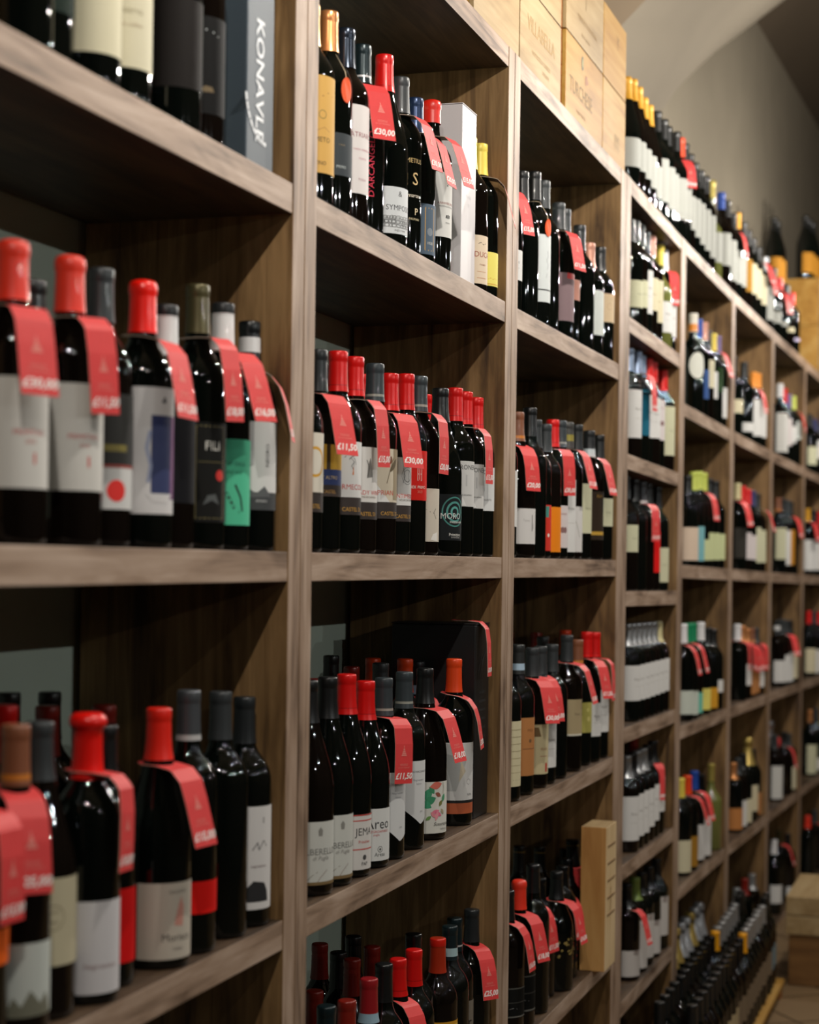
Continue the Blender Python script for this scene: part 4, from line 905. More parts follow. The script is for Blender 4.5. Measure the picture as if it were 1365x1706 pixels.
 (3.2583, 1.0357, 1.0615, 0.3005, 'bx', 'blackblue', '-', 0, 0, 'T-25:30', 2, 3, 'b', 'blue-banded black-capped bottle, seventh in back line, third shelf, second bay'),
 (3.1825, 1.0356, 1.0615, 0.3064, 'bx', 'orangered', '-', 0, 0, '', 2, 3, 'b', 'orange-red-capped bottle, fifth in back line, third shelf, second bay'),
 (3.2335, 0.9557, 1.0615, 0.3079, 'bx', 'orangered', 'geom', 0.0225, 0.154, 'T22:18', 2, 3, 'f', 'orange-red-capped bottle, white and grey geometric label, eighth from left, third shelf, second bay'),
 (3.1508, 1.1705, 1.0615, 0.3122, 'bx', 'black', '-', 0, 0, '', 2, 3, 'b', 'black-capped bottle, fourth in back line, third shelf, second bay'),
 (3.2467, 1.1207, 1.0615, 0.3059, 'bx', 'orangered', '-', 0, 0, '', 2, 3, 'b', 'orange-red-capped bottle, sixth in back line, third shelf, second bay'),
 (3.0967, 1.1104, 1.0615, 0.2966, 'bx', 'dullred', '-', 0, 0, '', 2, 3, 'b', 'dull red-capped bottle, third in back line, third shelf, second bay'),
 (3.0171, 1.1349, 0.5615, 0.3053, 'bx', 'dullred', '-', 0, 0, '', 2, 4, 'b', 'dull red-capped bottle, fourth in back line, fourth shelf, second bay'),
 (2.905, 1.0333, 0.5615, 0.3068, 'bx', 'dullred', '-', 0, 0, '', 2, 4, 'b', 'dull red-capped bottle, second in back line, fourth shelf, second bay'),
 (3.0286, 1.0397, 0.5615, 0.3022, 'bx', 'dullred', '-', 0, 0, '', 2, 4, 'b', 'dull red-capped bottle, fifth in back line, fourth shelf, second bay'),
 (2.9646, 1.0802, 0.5615, 0.3056, 'bx', 'black', '-', 0, 0, '', 2, 4, 'b', 'black-capped bottle, third in back line, fourth shelf, second bay'),
 (3.0814, 1.0942, 0.5615, 0.3067, 'bx', 'black', '-', 0, 0, '', 2, 4, 'b', 'black-capped bottle, sixth in back line, fourth shelf, second bay'),
 (2.7626, 0.9533, 0.5615, 0.3103, 'bx', 'pinkband', '-', 0, 0, '', 2, 4, 'f', 'pinkish red-capped bottle, third from left, fourth shelf, second bay'),
 (2.6751, 0.9596, 0.5615, 0.2953, 'bx', 'dullred', '-', 0, 0, '', 2, 4, 'f', 'dull red-capped bottle, second from left, fourth shelf, second bay'),
 (2.569, 0.9544, 0.5615, 0.3126, 'bx', 'tealdark', '-', 0, 0, '', 2, 4, 'f', 'dark teal-capped bottle, first from left, fourth shelf, second bay'),
 (2.7152, 1.0297, 0.5615, 0.2974, 'bx', 'dullred', '-', 0, 0, '', 2, 4, 'b', 'dull red-capped bottle, first in back line, fourth shelf, second bay'),
 (2.9177, 0.9551, 0.5615, 0.313, 'bg', 'red', '-', 0, 0, 'T-8:20', 2, 4, 'f', 'red-capped bottle, fifth from left, fourth shelf, second bay'),
 (2.997, 0.9517, 0.5615, 0.3108, 'bx', 'red', '-', 0, 0, '', 2, 4, 'f', 'red-capped bottle, sixth from left, fourth shelf, second bay'),
 (3.141, 0.952, 0.5615, 0.3033, 'bx', 'rust', 'amber', 0.0548, 0.1588, '', 2, 4, 'f', 'rust-capped bottle, amber label, eighth from left, fourth shelf, second bay'),
 (3.2168, 0.9521, 0.5615, 0.3133, 'bx', 'tealband', '-', 0, 0, '', 2, 4, 'f', 'pale-banded teal-capped bottle, ninth from left, fourth shelf, second bay'),
 (3.2916, 0.9646, 0.5615, 0.3136, 'bx', 'tealdark', 'taupe', 0.063, 0.1598, '', 2, 4, 'f', 'dark teal-capped bottle, taupe label, tenth from left, fourth shelf, second bay'),
 (3.3664, 0.9524, 0.5615, 0.3154, 'bx', 'darkgrey', '-', 0, 0, 'T-15:15', 2, 4, 'f', 'dark-capped bottle, eleventh from left, fourth shelf, second bay'),
 (3.0689, 0.9755, 0.5615, 0.3227, 'bx', 'black', '-', 0, 0, '', 2, 4, 'f', 'black-capped bottle, seventh from left, fourth shelf, second bay'),
 (2.8384, 0.9534, 0.5615, 0.3205, 'bx', 'black', '-', 0, 0, '', 2, 4, 'f', 'black-capped bottle, fourth from left, fourth shelf, second bay'),
 (3.5522, 0.956, 2.0615, 0.3168, 'bx', 'black', 'whiteplain', 0.0622, 0.1234, 'T-5:12', 3, 1, 'f', 'black-capped bottle, white label, first from left, top shelf, third bay'),
 (3.6903, 0.956, 2.0615, 0.3178, 'bx', 'black', '-', 0, 0, '', 3, 1, 'f', 'black-capped bottle, second from left, top shelf, third bay'),
 (3.7919, 0.9548, 2.0615, 0.335, 'bxt', 'black', 'talllabel', 0.051, 0.1961, 'S', 3, 1, 'f', 'black-capped bottle, tall white label, third from left, top shelf, third bay'),
 (3.8676, 0.9525, 2.0615, 0.3316, 'bx', 'grey', '-', 0, 0, '', 3, 1, 'f', 'grey-capped bottle, fourth from left, top shelf, third bay'),
 (3.941, 0.9716, 2.0615, 0.3141, 'bx', 'grey', 'darkpaper', 0.0252, 0.1596, '', 3, 1, 'f', 'grey-capped bottle, dark label, fifth from left, top shelf, third bay'),
 (4.0144, 0.9525, 2.0615, 0.3119, 'bx', 'grey', 'greybrown', 0.0391, 0.1483, 'T-12:14', 3, 1, 'f', 'grey-capped bottle, mauve-grey label, sixth from left, top shelf, third bay'),
 (4.0901, 0.956, 2.0615, 0.3126, 'bx', 'grey', 'pinkbrown', 0.0978, 0.1453, '', 3, 1, 'f', 'grey-capped bottle, pinkish brown label, seventh from left, top shelf, third bay'),
 (4.2499, 0.956, 2.0615, 0.3041, 'bx', 'darkgrey', '-', 0, 0, '', 3, 1, 'f', 'dark-capped bottle, eighth from left, top shelf, third bay'),
 (4.3603, 0.956, 2.0615, 0.2783, 'bx', 'rosy', 'whiteround', 0.0503, 0.1599, '', 3, 1, 'f', 'rosy-capped bottle, white rounded label, ninth from left, top shelf, third bay'),
 (4.4895, 0.956, 2.0615, 0.2936, 'bx', 'black', 'creamround', 0.0984, 0.1701, '', 3, 1, 'f', 'black-capped bottle, cream rounded label, tenth from left, top shelf, third bay'),
 (3.5365, 0.956, 1.5615, 0.3133, 'bx', 'black', 'whiteplain', 0.0621, 0.1755, '', 3, 2, 'f', 'black-capped bottle, white label, first from left, second shelf, third bay'),
 (3.6952, 0.9606, 1.5615, 0.3083, 'bg', 'brown', 'whitesquare', 0.0292, 0.1035, 'T-18:13', 3, 2, 'f', 'brown-capped bottle, white square label, second from left, second shelf, third bay'),
 (3.7741, 0.9525, 1.5615, 0.3243, 'bx', 'black', '-', 0, 0, '', 3, 2, 'f', 'black-capped bottle, third from left, second shelf, third bay'),
 (3.8496, 0.9593, 1.5615, 0.3036, 'bx', 'grey', 'colourshape', 0.0164, 0.1165, '', 3, 2, 'f', 'grey-capped bottle, teal and red label, fourth from left, second shelf, third bay'),
 (3.9253, 0.9551, 1.5615, 0.3, 'bx', 'grey', 'orangelabel', 0.0143, 0.1144, '', 3, 2, 'f', 'grey-capped bottle, orange label, fifth from left, second shelf, third bay'),
 (4.0011, 0.9561, 1.5615, 0.3152, 'bx', 'red', 'pinkwhite', 0.0247, 0.1202, 'T-12:11', 3, 2, 'f', 'red-capped bottle, pinkish white label, sixth from left, second shelf, third bay'),
 (4.0769, 0.956, 1.5615, 0.3205, 'bx', 'slate', 'whiteplain', 0.0159, 0.1828, '', 3, 2, 'f', 'slate-capped bottle, white label, seventh from left, second shelf, third bay'),
 (4.1748, 0.9613, 1.5615, 0.3257, 'bx', 'goldgrey', 'whitecurve', 0.0168, 0.1236, 'T0:14', 3, 2, 'f', 'gold-specked grey-capped bottle, white curved label, eighth from left, second shelf, third bay'),
 (4.2504, 0.9557, 1.5615, 0.3252, 'bx', 'darkgrey', 'pale', 0.0623, 0.1808, '', 3, 2, 'f', 'dark-capped bottle, pale green-cream label, ninth from left, second shelf, third bay'),
 (4.3898, 0.956, 1.5615, 0.3198, 'bx', 'darkwhiteband', 'goldband', 0.0486, 0.1679, 'T0:12', 3, 2, 'f', 'white-banded dark-capped bottle, gold-banded dark label, tenth from left, second shelf, third bay'),
 (4.4895, 1.0283, 1.5615, 0.3288, 'bx', 'darkgrey', 'pale', 0.0456, 0.1812, '', 3, 2, 'b', 'dark-capped bottle, pale green-cream label, first in back line, second shelf, third bay'),
 (4.4895, 0.9525, 1.5615, 0.3178, 'bx', 'black', 'pale', 0.0845, 0.1545, '', 3, 2, 'f', 'black-capped bottle, pale green-cream label, eleventh from left, second shelf, third bay'),
 (3.5959, 0.956, 1.0615, 0.3156, 'bx', 'black', 'creampatt', 0.0307, 0.1645, '', 3, 3, 'f', 'black-capped bottle, cream text label, first from left, third shelf, third bay'),
 (3.7095, 0.956, 1.0615, 0.3174, 'bx', 'greyblueband', 'tanlabel', 0.0408, 0.1631, '', 3, 3, 'f', 'blue-banded grey-capped bottle, tan label, second from left, third shelf, third bay'),
 (3.8367, 0.956, 1.0615, 0.303, 'bx', 'grey', 'seal2', 0.0305, 0.1384, 'T-20:25', 3, 3, 'f', 'grey-capped bottle, cream label with red mark, third from left, third shelf, third bay'),
 (3.9126, 0.956, 1.0615, 0.3056, 'bx', 'grey', 'whiteplain', 0.0368, 0.1397, 'T-14:20', 3, 3, 'f', 'grey-capped bottle, white label, fourth from left, third shelf, third bay'),
 (4.0227, 0.956, 1.0615, 0.3051, 'bx', 'grey', '-', 0, 0, '', 3, 3, 'f', 'grey-capped bottle, fifth from left, third shelf, third bay'),
 (4.1747, 0.956, 1.0615, 0.3205, 'bx', 'grey', 'tanlabel2', 0.0844, 0.1697, 'T10:10', 3, 3, 'f', 'grey-capped bottle, beige label, sixth from left, third shelf, third bay'),
 (4.3085, 0.961, 1.0615, 0.3026, 'bx', 'brown', 'yellowpic', 0.0799, 0.1531, '', 3, 3, 'f', 'brown-capped bottle, yellow label, seventh from left, third shelf, third bay'),
 (4.3939, 0.956, 1.0615, 0.3204, 'bx', 'red', 'whiteplain', 0.0638, 0.1459, 'T-10:14', 3, 3, 'f', 'red-capped bottle, white label, eighth from left, third shelf, third bay'),
 (4.4895, 0.956, 1.0615, 0.3172, 'bx', 'red', 'whiteplain', 0.0666, 0.1727, 'T15:14', 3, 3, 'f', 'red-capped bottle, white label, ninth from left, third shelf, third bay'),
 (4.4895, 1.1835, 1.0615, 0.311, 'bx', 'dullred', '-', 0, 0, '', 3, 3, 'b', 'dull red-capped bottle, third in back line, third shelf, third bay'),
 (4.2434, 1.031, 1.0615, 0.3119, 'bx', 'grey', '-', 0, 0, '', 3, 3, 'b', 'grey-capped bottle, first in back line, third shelf, third bay'),
 (4.4879, 1.0319, 1.0615, 0.321, 'bx', 'orangered', '-', 0, 0, '', 3, 3, 'b', 'orange-red-capped bottle, second in back line, third shelf, third bay'),
 (4.4895, 1.1077, 1.0615, 0.3126, 'bx', 'dullred', '-', 0, 0, '', 3, 3, 'b', 'dull red-capped bottle, fourth in back line, third shelf, third bay'),
 (3.6523, 0.956, 0.5615, 0.3057, 'bx', 'black', 'wires', 0.0443, 0.1071, 'T10:10', 3, 4, 'f', 'black-capped bottle, thin-lined black label, first from left, fourth shelf, third bay'),
 (3.7477, 0.956, 0.5615, 0.3063, 'bx', 'redwax', 'wires', 0.0348, 0.112, 'T-10:16', 3, 4, 'f', 'red-topped bottle, thin-lined black label, second from left, fourth shelf, third bay'),
 (3.9482, 0.9729, 0.5615, 0.2868, 'bx', 'blackrim', 'wires', 0.012, 0.0964, 'T-5:14', 3, 4, 'f', 'shiny black-capped bottle, thin-lined black label, fourth from left, fourth shelf, third bay'),
 (4.0239, 0.9775, 0.5615, 0.2668, 'bx', 'blackrim', 'whitecorner', 0.1314, 0.205, '', 3, 4, 'f', 'shiny black-capped bottle, white-cornered label, fifth from left, fourth shelf, third bay'),
 (4.1003, 0.956, 0.5615, 0.2736, 'bg', 'black', 'polka', 0.0689, 0.1246, 'T5:10', 3, 4, 'f', 'black-capped bottle, gold-dotted label, sixth from left, fourth shelf, third bay'),
 (4.2292, 0.971, 0.5615, 0.262, 'bx', 'blackrim', 'reddots', 0.0371, 0.0948, 'T-5:14', 3, 4, 'f', 'shiny black-capped bottle, red-dotted label, seventh from left, fourth shelf, third bay'),
 (4.4895, 1.0248, 0.5615, 0.262, 'bx', 'blackrim', '-', 0, 0, '', 3, 4, 'b', 'shiny black-capped bottle, third in back line, fourth shelf, third bay'),
 (4.3341, 0.9835, 0.5615, 0.2656, 'bx', 'blackrim', 'redpatt', 0.0442, 0.118, '', 3, 4, 'f', 'shiny black-capped bottle, red-patterned label, eighth from left, fourth shelf, third bay'),
 (4.4157, 0.9895, 0.5615, 0.3008, 'ch', 'blackgold', 'greenlabel', 0.012, 0.1024, 'T-35:15', 3, 4, 'f', 'gold-ringed black-capped bottle, green picture label, ninth from left, fourth shelf, third bay'),
 (4.2387, 1.081, 0.5615, 0.3057, 'bx', 'blackgold', '-', 0, 0, '', 3, 4, 'b', 'gold-ringed black-capped bottle, first in back line, fourth shelf, third bay'),
 (4.3955, 1.0688, 0.5615, 0.2783, 'bx', 'blackgold', '-', 0, 0, '', 3, 4, 'b', 'gold-ringed black-capped bottle, second in back line, fourth shelf, third bay'),
 (3.8743, 0.9564, 0.5615, 0.3249, 'bx', 'black', '-', 0, 0, '', 3, 4, 'f', 'black-capped bottle, third from left, fourth shelf, third bay'),
 (4.8755, 0.956, 2.1991, 0.2968, 'bx', 'grey', 'pale', 0.0519, 0.1259, '', 4, 1, 'f', 'grey-capped bottle, pale green-cream label, first from left, top shelf, narrow fourth bay'),
 (4.9513, 0.956, 2.1982, 0.3071, 'bx', 'grey', 'pale', 0.0635, 0.1386, '', 4, 1, 'f', 'grey-capped bottle, pale green-cream label, second from left, top shelf, narrow fourth bay'),
 (5.0271, 0.956, 2.1974, 0.3126, 'bx', 'grey', 'whiteplain', 0.0572, 0.179, '', 4, 1, 'f', 'grey-capped bottle, white label, third from left, top shelf, narrow fourth bay'),
 (5.1084, 0.956, 2.1965, 0.3098, 'bx', 'grey', 'cream', 0.078, 0.1708, '', 4, 1, 'f', 'grey-capped bottle, cream label, fourth from left, top shelf, narrow fourth bay'),
 (5.194, 0.956, 2.1955, 0.3139, 'bx', 'rosy', 'cream', 0.0557, 0.1779, '', 4, 1, 'f', 'rosy-capped bottle, cream label, fifth from left, top shelf, narrow fourth bay'),
 (5.3418, 0.9552, 2.1939, 0.314, 'bgo', 'yellowcap', 'whiteplain', 0.0471, 0.1388, '', 4, 1, 'f', 'yellow-capped bottle, white label, sixth from left, top shelf, narrow fourth bay'),
 (5.422, 0.9588, 2.193, 0.314, 'bg', 'whitecap', 'whiteplain', 0.0441, 0.1397, 'T-20:12', 4, 1, 'f', 'white-capped bottle, white label, seventh from left, top shelf, narrow fourth bay'),
 (4.8835, 0.956, 1.839, 0.3059, 'bx', 'silverblue', 'whiteplain', 0.0573, 0.189, '', 4, 2, 'f', 'silvery blue-capped bottle, white label, first from left, second shelf, narrow fourth bay'),
 (5.0061, 0.956, 1.8376, 0.3132, 'bx', 'silverblue', 'bluelabel', 0.0739, 0.202, 'T5:10', 4, 2, 'f', 'silvery blue-capped bottle, blue label, second from left, second shelf, narrow fourth bay'),
 (5.0968, 0.9618, 1.8366, 0.314, 'bx', 'silverblue', 'whiteplain', 0.0752, 0.1971, '', 4, 2, 'f', 'silvery blue-capped bottle, white label, third from left, second shelf, narrow fourth bay'),
 (5.1724, 0.9552, 1.8358, 0.3123, 'bx', 'red', 'whiteplain', 0.0798, 0.1961, '', 4, 2, 'f', 'red-capped bottle, white label, fourth from left, second shelf, narrow fourth bay'),
 (5.2509, 0.956, 1.8349, 0.3125, 'bx', 'red', 'pinkwhite', 0.0798, 0.1979, '', 4, 2, 'f', 'red-capped bottle, pinkish white label, fifth from left, second shelf, narrow fourth bay'),
 (5.424, 0.956, 1.833, 0.3062, 'bx', 'red', 'pale', 0.048, 0.1953, '', 4, 2, 'f', 'red-capped bottle, pale green-cream label, sixth from left, second shelf, narrow fourth bay'),
 (4.8557, 0.956, 1.4793, 0.314, 'bx', 'grey', 'pale', 0.1054, 0.1791, '', 4, 3, 'f', 'grey-capped bottle, pale green-cream label, first from left, third shelf, narrow fourth bay'),
 (4.986, 0.956, 1.4779, 0.314, 'bx', 'black', '-', 0, 0, '', 4, 3, 'f', 'black-capped bottle, second from left, third shelf, narrow fourth bay'),
 (5.1047, 0.956, 1.4765, 0.314, 'bx', 'greyband', '-', 0, 0, 'T-8:12', 4, 3, 'f', 'silver-ringed grey-capped bottle, third from left, third shelf, narrow fourth bay'),
 (5.1996, 0.956, 1.4755, 0.314, 'bx', 'black', 'redlabel', 0.053, 0.1718, '', 4, 3, 'f', 'black-capped bottle, red label, fourth from left, third shelf, narrow fourth bay'),
 (5.3768, 0.961, 1.4735, 0.3108, 'bx', 'black', 'pale', 0.0258, 0.1286, '', 4, 3, 'f', 'black-capped bottle, pale green-cream label, fifth from left, third shelf, narrow fourth bay'),
 (4.9225, 0.956, 1.1186, 0.2675, 'bx', 'silver', 'whiteplain', 0.0581, 0.1545, '', 4, 4, 'f', 'silver-capped bottle, white label, first from left, fourth shelf, narrow fourth bay'),
 (4.9983, 0.956, 1.1177, 0.2662, 'bx', 'silver', 'whiteplain', 0.0574, 0.1551, '', 4, 4, 'f', 'silver-capped bottle, white label, second from left, fourth shelf, narrow fourth bay'),
 (5.0741, 0.956, 1.1169, 0.2667, 'bx', 'silver', 'whiteplain', 0.0568, 0.1557, '', 4, 4, 'f', 'silver-capped bottle, white label, third from left, fourth shelf, narrow fourth bay'),
 (5.1499, 0.956, 1.116, 0.2671, 'bx', 'silver', 'whiteplain', 0.0578, 0.1564, '', 4, 4, 'f', 'silver-capped bottle, white label, fourth from left, fourth shelf, narrow fourth bay'),
 (5.2309, 0.956, 1.1151, 0.2674, 'bx', 'silver', 'whiteplain', 0.0583, 0.1567, '', 4, 4, 'f', 'silver-capped bottle, white label, fifth from left, fourth shelf, narrow fourth bay'),
 (5.3094, 0.956, 1.1142, 0.2679, 'bx', 'silver', 'whiteplain', 0.0594, 0.1574, '', 4, 4, 'f', 'silver-capped bottle, white label, sixth from left, fourth shelf, narrow fourth bay'),
 (5.3901, 0.956, 1.1133, 0.2684, 'bx', 'creamcap', 'whiteplain', 0.0605, 0.1581, '', 4, 4, 'f', 'cream-capped bottle, white label, seventh from left, fourth shelf, narrow fourth bay'),
 (4.9294, 0.956, 0.7585, 0.262, 'bx', 'silver', 'whiteplain', 0.0326, 0.1539, '', 4, 5, 'f', 'silver-capped bottle, white label, first from left, fifth shelf, narrow fourth bay'),
 (5.008, 0.956, 0.7576, 0.262, 'bx', 'black', 'whiteplain', 0.0358, 0.1538, '', 4, 5, 'f', 'black-capped bottle, white label, second from left, fifth shelf, narrow fourth bay'),
 (5.0888, 0.956, 0.7567, 0.262, 'bx', 'silver', 'whiteplain', 0.0339, 0.1538, '', 4, 5, 'f', 'silver-capped bottle, white label, third from left, fifth shelf, narrow fourth bay'),
 (5.1722, 0.956, 0.7558, 0.2633, 'bx', 'silver', 'whiteplain', 0.0407, 0.1503, '', 4, 5, 'f', 'silver-capped bottle, white label, fourth from left, fifth shelf, narrow fourth bay'),
 (5.2482, 0.956, 0.7549, 0.2693, 'bx', 'black', 'whiteplain', 0.049, 0.1547, '', 4, 5, 'f', 'black-capped bottle, white label, fifth from left, fifth shelf, narrow fourth bay'),
 (5.3365, 0.956, 0.7539, 0.2729, 'bx', 'black', 'whiteplain', 0.0652, 0.1672, 'T-45:9', 4, 5, 'f', 'black-capped bottle, white label, sixth from left, fifth shelf, narrow fourth bay'),
 (5.4255, 1.031, 0.7529, 0.2801, 'bx', 'dullred', '-', 0, 0, '', 4, 5, 'b', 'dull red-capped bottle, first in back line, fifth shelf, narrow fourth bay'),
 (4.9639, 0.956, 0.3981, 0.262, 'bx', 'black', 'whitewave', 0.012, 0.0836, 'T5:12', 4, 6, 'f', 'black-capped bottle, white wavy label, first from left, sixth shelf, narrow fourth bay'),
 (5.0789, 0.956, 0.3968, 0.262, 'bx', 'greencap', 'whitewave', 0.012, 0.1473, '', 4, 6, 'f', 'green-capped bottle, white wavy label, second from left, sixth shelf, narrow fourth bay'),
 (5.1803, 0.956, 0.3957, 0.262, 'bx', 'black', 'whitewave', 0.0219, 0.1472, '', 4, 6, 'f', 'black-capped bottle, white wavy label, third from left, sixth shelf, narrow fourth bay'),
 (5.2962, 0.956, 0.3944, 0.262, 'bx', 'black', 'whitewave', 0.012, 0.1098, '', 4, 6, 'f', 'black-capped bottle, white wavy label, fourth from left, sixth shelf, narrow fourth bay'),
 (5.4253, 0.956, 0.3929, 0.2694, 'bx', 'black', 'whitewave', 0.042, 0.1584, '', 4, 6, 'f', 'black-capped bottle, white wavy label, fifth from left, sixth shelf, narrow fourth bay'),
 (5.9517, 0.9501, 2.0474, 0.335, 'bx', 'whiteorange', 'oval', 0.1174, 0.205, '', 5, 1, 'f', 'white-and-orange-capped bottle, white oval label, first from left, top shelf, fifth bay'),
 (6.0813, 0.9536, 2.0457, 0.335, 'bx', 'bluecap', 'bluepink', 0.0655, 0.1633, '', 5, 1, 'f', 'blue-capped bottle, blue and pink label, second from left, top shelf, fifth bay'),
 (6.1568, 0.9465, 2.0448, 0.335, 'bx', 'rosy', 'creamplain', 0.1108, 0.205, '', 5, 1, 'f', 'rosy-capped bottle, cream label, third from left, top shelf, fifth bay'),
 (6.2328, 0.9458, 2.0438, 0.3211, 'bx', 'grey', 'whiteplain', 0.0821, 0.1743, '', 5, 1, 'f', 'grey-capped bottle, white label, fourth from left, top shelf, fifth bay'),
 (6.3467, 0.9441, 2.0423, 0.3259, 'bx', 'yellowcap', 'greenlabel', 0.116, 0.2017, 'T0:12', 5, 1, 'f', 'yellow-capped bottle, green picture label, fifth from left, top shelf, fifth bay'),
 (6.4437, 0.9427, 2.0411, 0.3294, 'bx', 'purple', 'whiteplain', 0.035, 0.1418, '', 5, 1, 'f', 'purple-capped bottle, white label, sixth from left, top shelf, fifth bay'),
 (5.8821, 0.9511, 1.5483, 0.2973, 'bx', 'black', 'pinkcream', 0.0186, 0.1265, '', 5, 2, 'f', 'black-capped bottle, pink-cream label, first from left, second shelf, fifth bay'),
 (6.0012, 0.9493, 1.5468, 0.3146, 'bx', 'lime', 'turquoise', 0.0192, 0.1338, '', 5, 2, 'f', 'lime-capped bottle, turquoise label, second from left, second shelf, fifth bay'),
 (6.097, 0.9479, 1.5455, 0.3242, 'bx', 'lime', 'greencream', 0.0234, 0.093, '', 5, 2, 'f', 'lime-capped bottle, yellow-green label, third from left, second shelf, fifth bay'),
 (6.1869, 0.9465, 1.5444, 0.3252, 'bx', 'lime', 'greencream', 0.0254, 0.1191, 'T-5:12', 5, 2, 'f', 'lime-capped bottle, yellow-green label, fourth from left, second shelf, fifth bay'),
 (6.3126, 0.9446, 1.5428, 0.3137, 'bx', 'black', 'greencream', 0.0282, 0.1219, '', 5, 2, 'f', 'black-capped bottle, yellow-green label, fifth from left, second shelf, fifth bay'),
 (6.4437, 0.9427, 1.5411, 0.3104, 'bx', 'black', 'greencream', 0.0311, 0.1227, '', 5, 2, 'f', 'black-capped bottle, yellow-green label, sixth from left, second shelf, fifth bay'),
 (5.8313, 0.9519, 1.049, 0.3112, 'bx', 'whitecap', 'whitesketch', 0.0211, 0.097, 'T8:12', 5, 3, 'f', 'white-capped bottle, white sketch label, first from left, third shelf, fifth bay'),
 (5.9273, 0.9504, 1.0477, 0.3135, 'bx', 'green', 'whitesketch', 0.0141, 0.0914, 'T8:12', 5, 3, 'f', 'green-capped bottle, white sketch label, second from left, third shelf, fifth bay'),
 (6.0421, 0.9537, 1.0462, 0.3114, 'bx', 'green', 'tealv2', 0.012, 0.0806, '', 5, 3, 'f', 'green-capped bottle, teal label, third from left, third shelf, fifth bay'),
 (6.1728, 0.9467, 1.0446, 0.3134, 'bx', 'whitecap', 'yellowlabel', 0.015, 0.0875, '', 5, 3, 'f', 'white-capped bottle, yellow label, fourth from left, third shelf, fifth bay'),
 (6.3281, 0.9444, 1.0426, 0.2917, 'bx', 'black', 'amber', 0.012, 0.0831, '', 5, 3, 'f', 'black-capped bottle, amber label, fifth from left, third shelf, fifth bay'),
 (6.4437, 0.9427, 1.0411, 0.285, 'bx', 'black', 'whiteplain', 0.0614, 0.1049, '', 5, 3, 'f', 'black-capped bottle, white label, sixth from left, third shelf, fifth bay'),
 (5.8261, 0.9519, 0.549, 0.3113, 'bx', 'yellowcap', 'pattcream', 0.012, 0.1147, '', 5, 4, 'f', 'yellow-capped bottle, cream text label, first from left, fourth shelf, fifth bay'),
 (5.9559, 0.95, 0.5474, 0.3073, 'bx', 'orangered', 'goldside', 0.012, 0.1121, 'T10:12', 5, 4, 'f', 'orange-red-capped bottle, golden label, second from left, fourth shelf, fifth bay'),
 (6.118, 0.9526, 0.5453, 0.3063, 'bx', 'bluecap', 'whiteplain', 0.012, 0.13, 'T0:14', 5, 4, 'f', 'blue-capped bottle, white label, third from left, fourth shelf, fifth bay'),
 (6.2244, 0.946, 0.5439, 0.2872, 'bx', 'blackrim', 'whiteplain', 0.012, 0.1474, '', 5, 4, 'f', 'shiny black-capped bottle, white label, fourth from left, fourth shelf, fifth bay'),
 (6.4437, 0.9427, 0.5411, 0.3033, 'bgo', 'goldthin', '-', 0, 0, '', 5, 4, 'f', 'thin gold-capped bottle, fifth from left, fourth shelf, fifth bay'),
 (6.9761, 0.9565, 2.0349, 0.3253, 'bx', 'black', 'cream', 0.103, 0.154, '', 6, 1, 'f', 'black-capped bottle, cream label, first from left, top shelf, sixth bay'),
 (7.0452, 0.9253, 2.0339, 0.3064, 'bx', 'black', 'whiteplain', 0.0367, 0.0716, '', 6, 1, 'f', 'black-capped bottle, white label, second from left, top shelf, sixth bay'),
 (7.3019, 0.9215, 2.0302, 0.3003, 'bx', 'orangecap', 'whiteplain', 0.0416, 0.1881, 'T0:11', 6, 1, 'f', 'orange-capped bottle, white label, third from left, top shelf, sixth bay'),
 (7.4504, 0.9223, 2.0281, 0.3108, 'bx', 'orangecap', 'whiteplain', 0.048, 0.1857, '', 6, 1, 'f', 'orange-capped bottle, white label, fourth from left, top shelf, sixth bay'),
 (6.9452, 0.9316, 1.5353, 0.3312, 'bx', 'creamcap', 'darkpaper', 0.0463, 0.1612, 'T-10:12', 6, 2, 'f', 'cream-capped bottle, dark label, first from left, second shelf, sixth bay'),
 (7.0592, 0.9269, 1.5337, 0.3299, 'bx', 'red', 'pinkwhite', 0.0444, 0.1474, '', 6, 2, 'f', 'red-capped bottle, pinkish white label, second from left, second shelf, sixth bay'),
 (7.1945, 0.9245, 1.5318, 0.3249, 'bx', 'red', 'pinkwhite', 0.0452, 0.1408, '', 6, 2, 'f', 'red-capped bottle, pinkish white label, third from left, second shelf, sixth bay'),
 (7.3132, 0.9211, 1.5301, 0.323, 'bx', 'navy', 'pale', 0.0358, 0.177, '', 6, 2, 'f', 'navy-capped bottle, pale green-cream label, fourth from left, second shelf, sixth bay'),
 (7.4503, 0.9173, 1.5281, 0.322, 'bx', 'black', 'pale', 0.0387, 0.1705, 'T8:12', 6, 2, 'f', 'black-capped bottle, pale green-cream label, fifth from left, second shelf, sixth bay'),
 (6.9905, 0.9303, 1.0347, 0.2928, 'bx', 'whitecap', '-', 0, 0, 'T8:12', 6, 3, 'f', 'white-capped bottle, first from left, third shelf, sixth bay'),
 (7.1142, 0.9268, 1.0329, 0.2856, 'bx', 'copper', 'whiteplain', 0.0536, 0.1364, 'T5:11', 6, 3, 'f', 'copper-capped bottle, white label, second from left, third shelf, sixth bay'),
 (7.2332, 0.9234, 1.0312, 0.2735, 'bx', 'copper', 'tanlabel', 0.0121, 0.1137, 'T-5:13', 6, 3, 'f', 'copper-capped bottle, tan label, third from left, third shelf, sixth bay'),
 (7.369, 0.9246, 1.0293, 0.2703, 'bx', 'brown', 'tanlabel', 0.0123, 0.1115, 'T-12:10', 6, 3, 'f', 'brown-capped bottle, tan label, fourth from left, third shelf, sixth bay'),
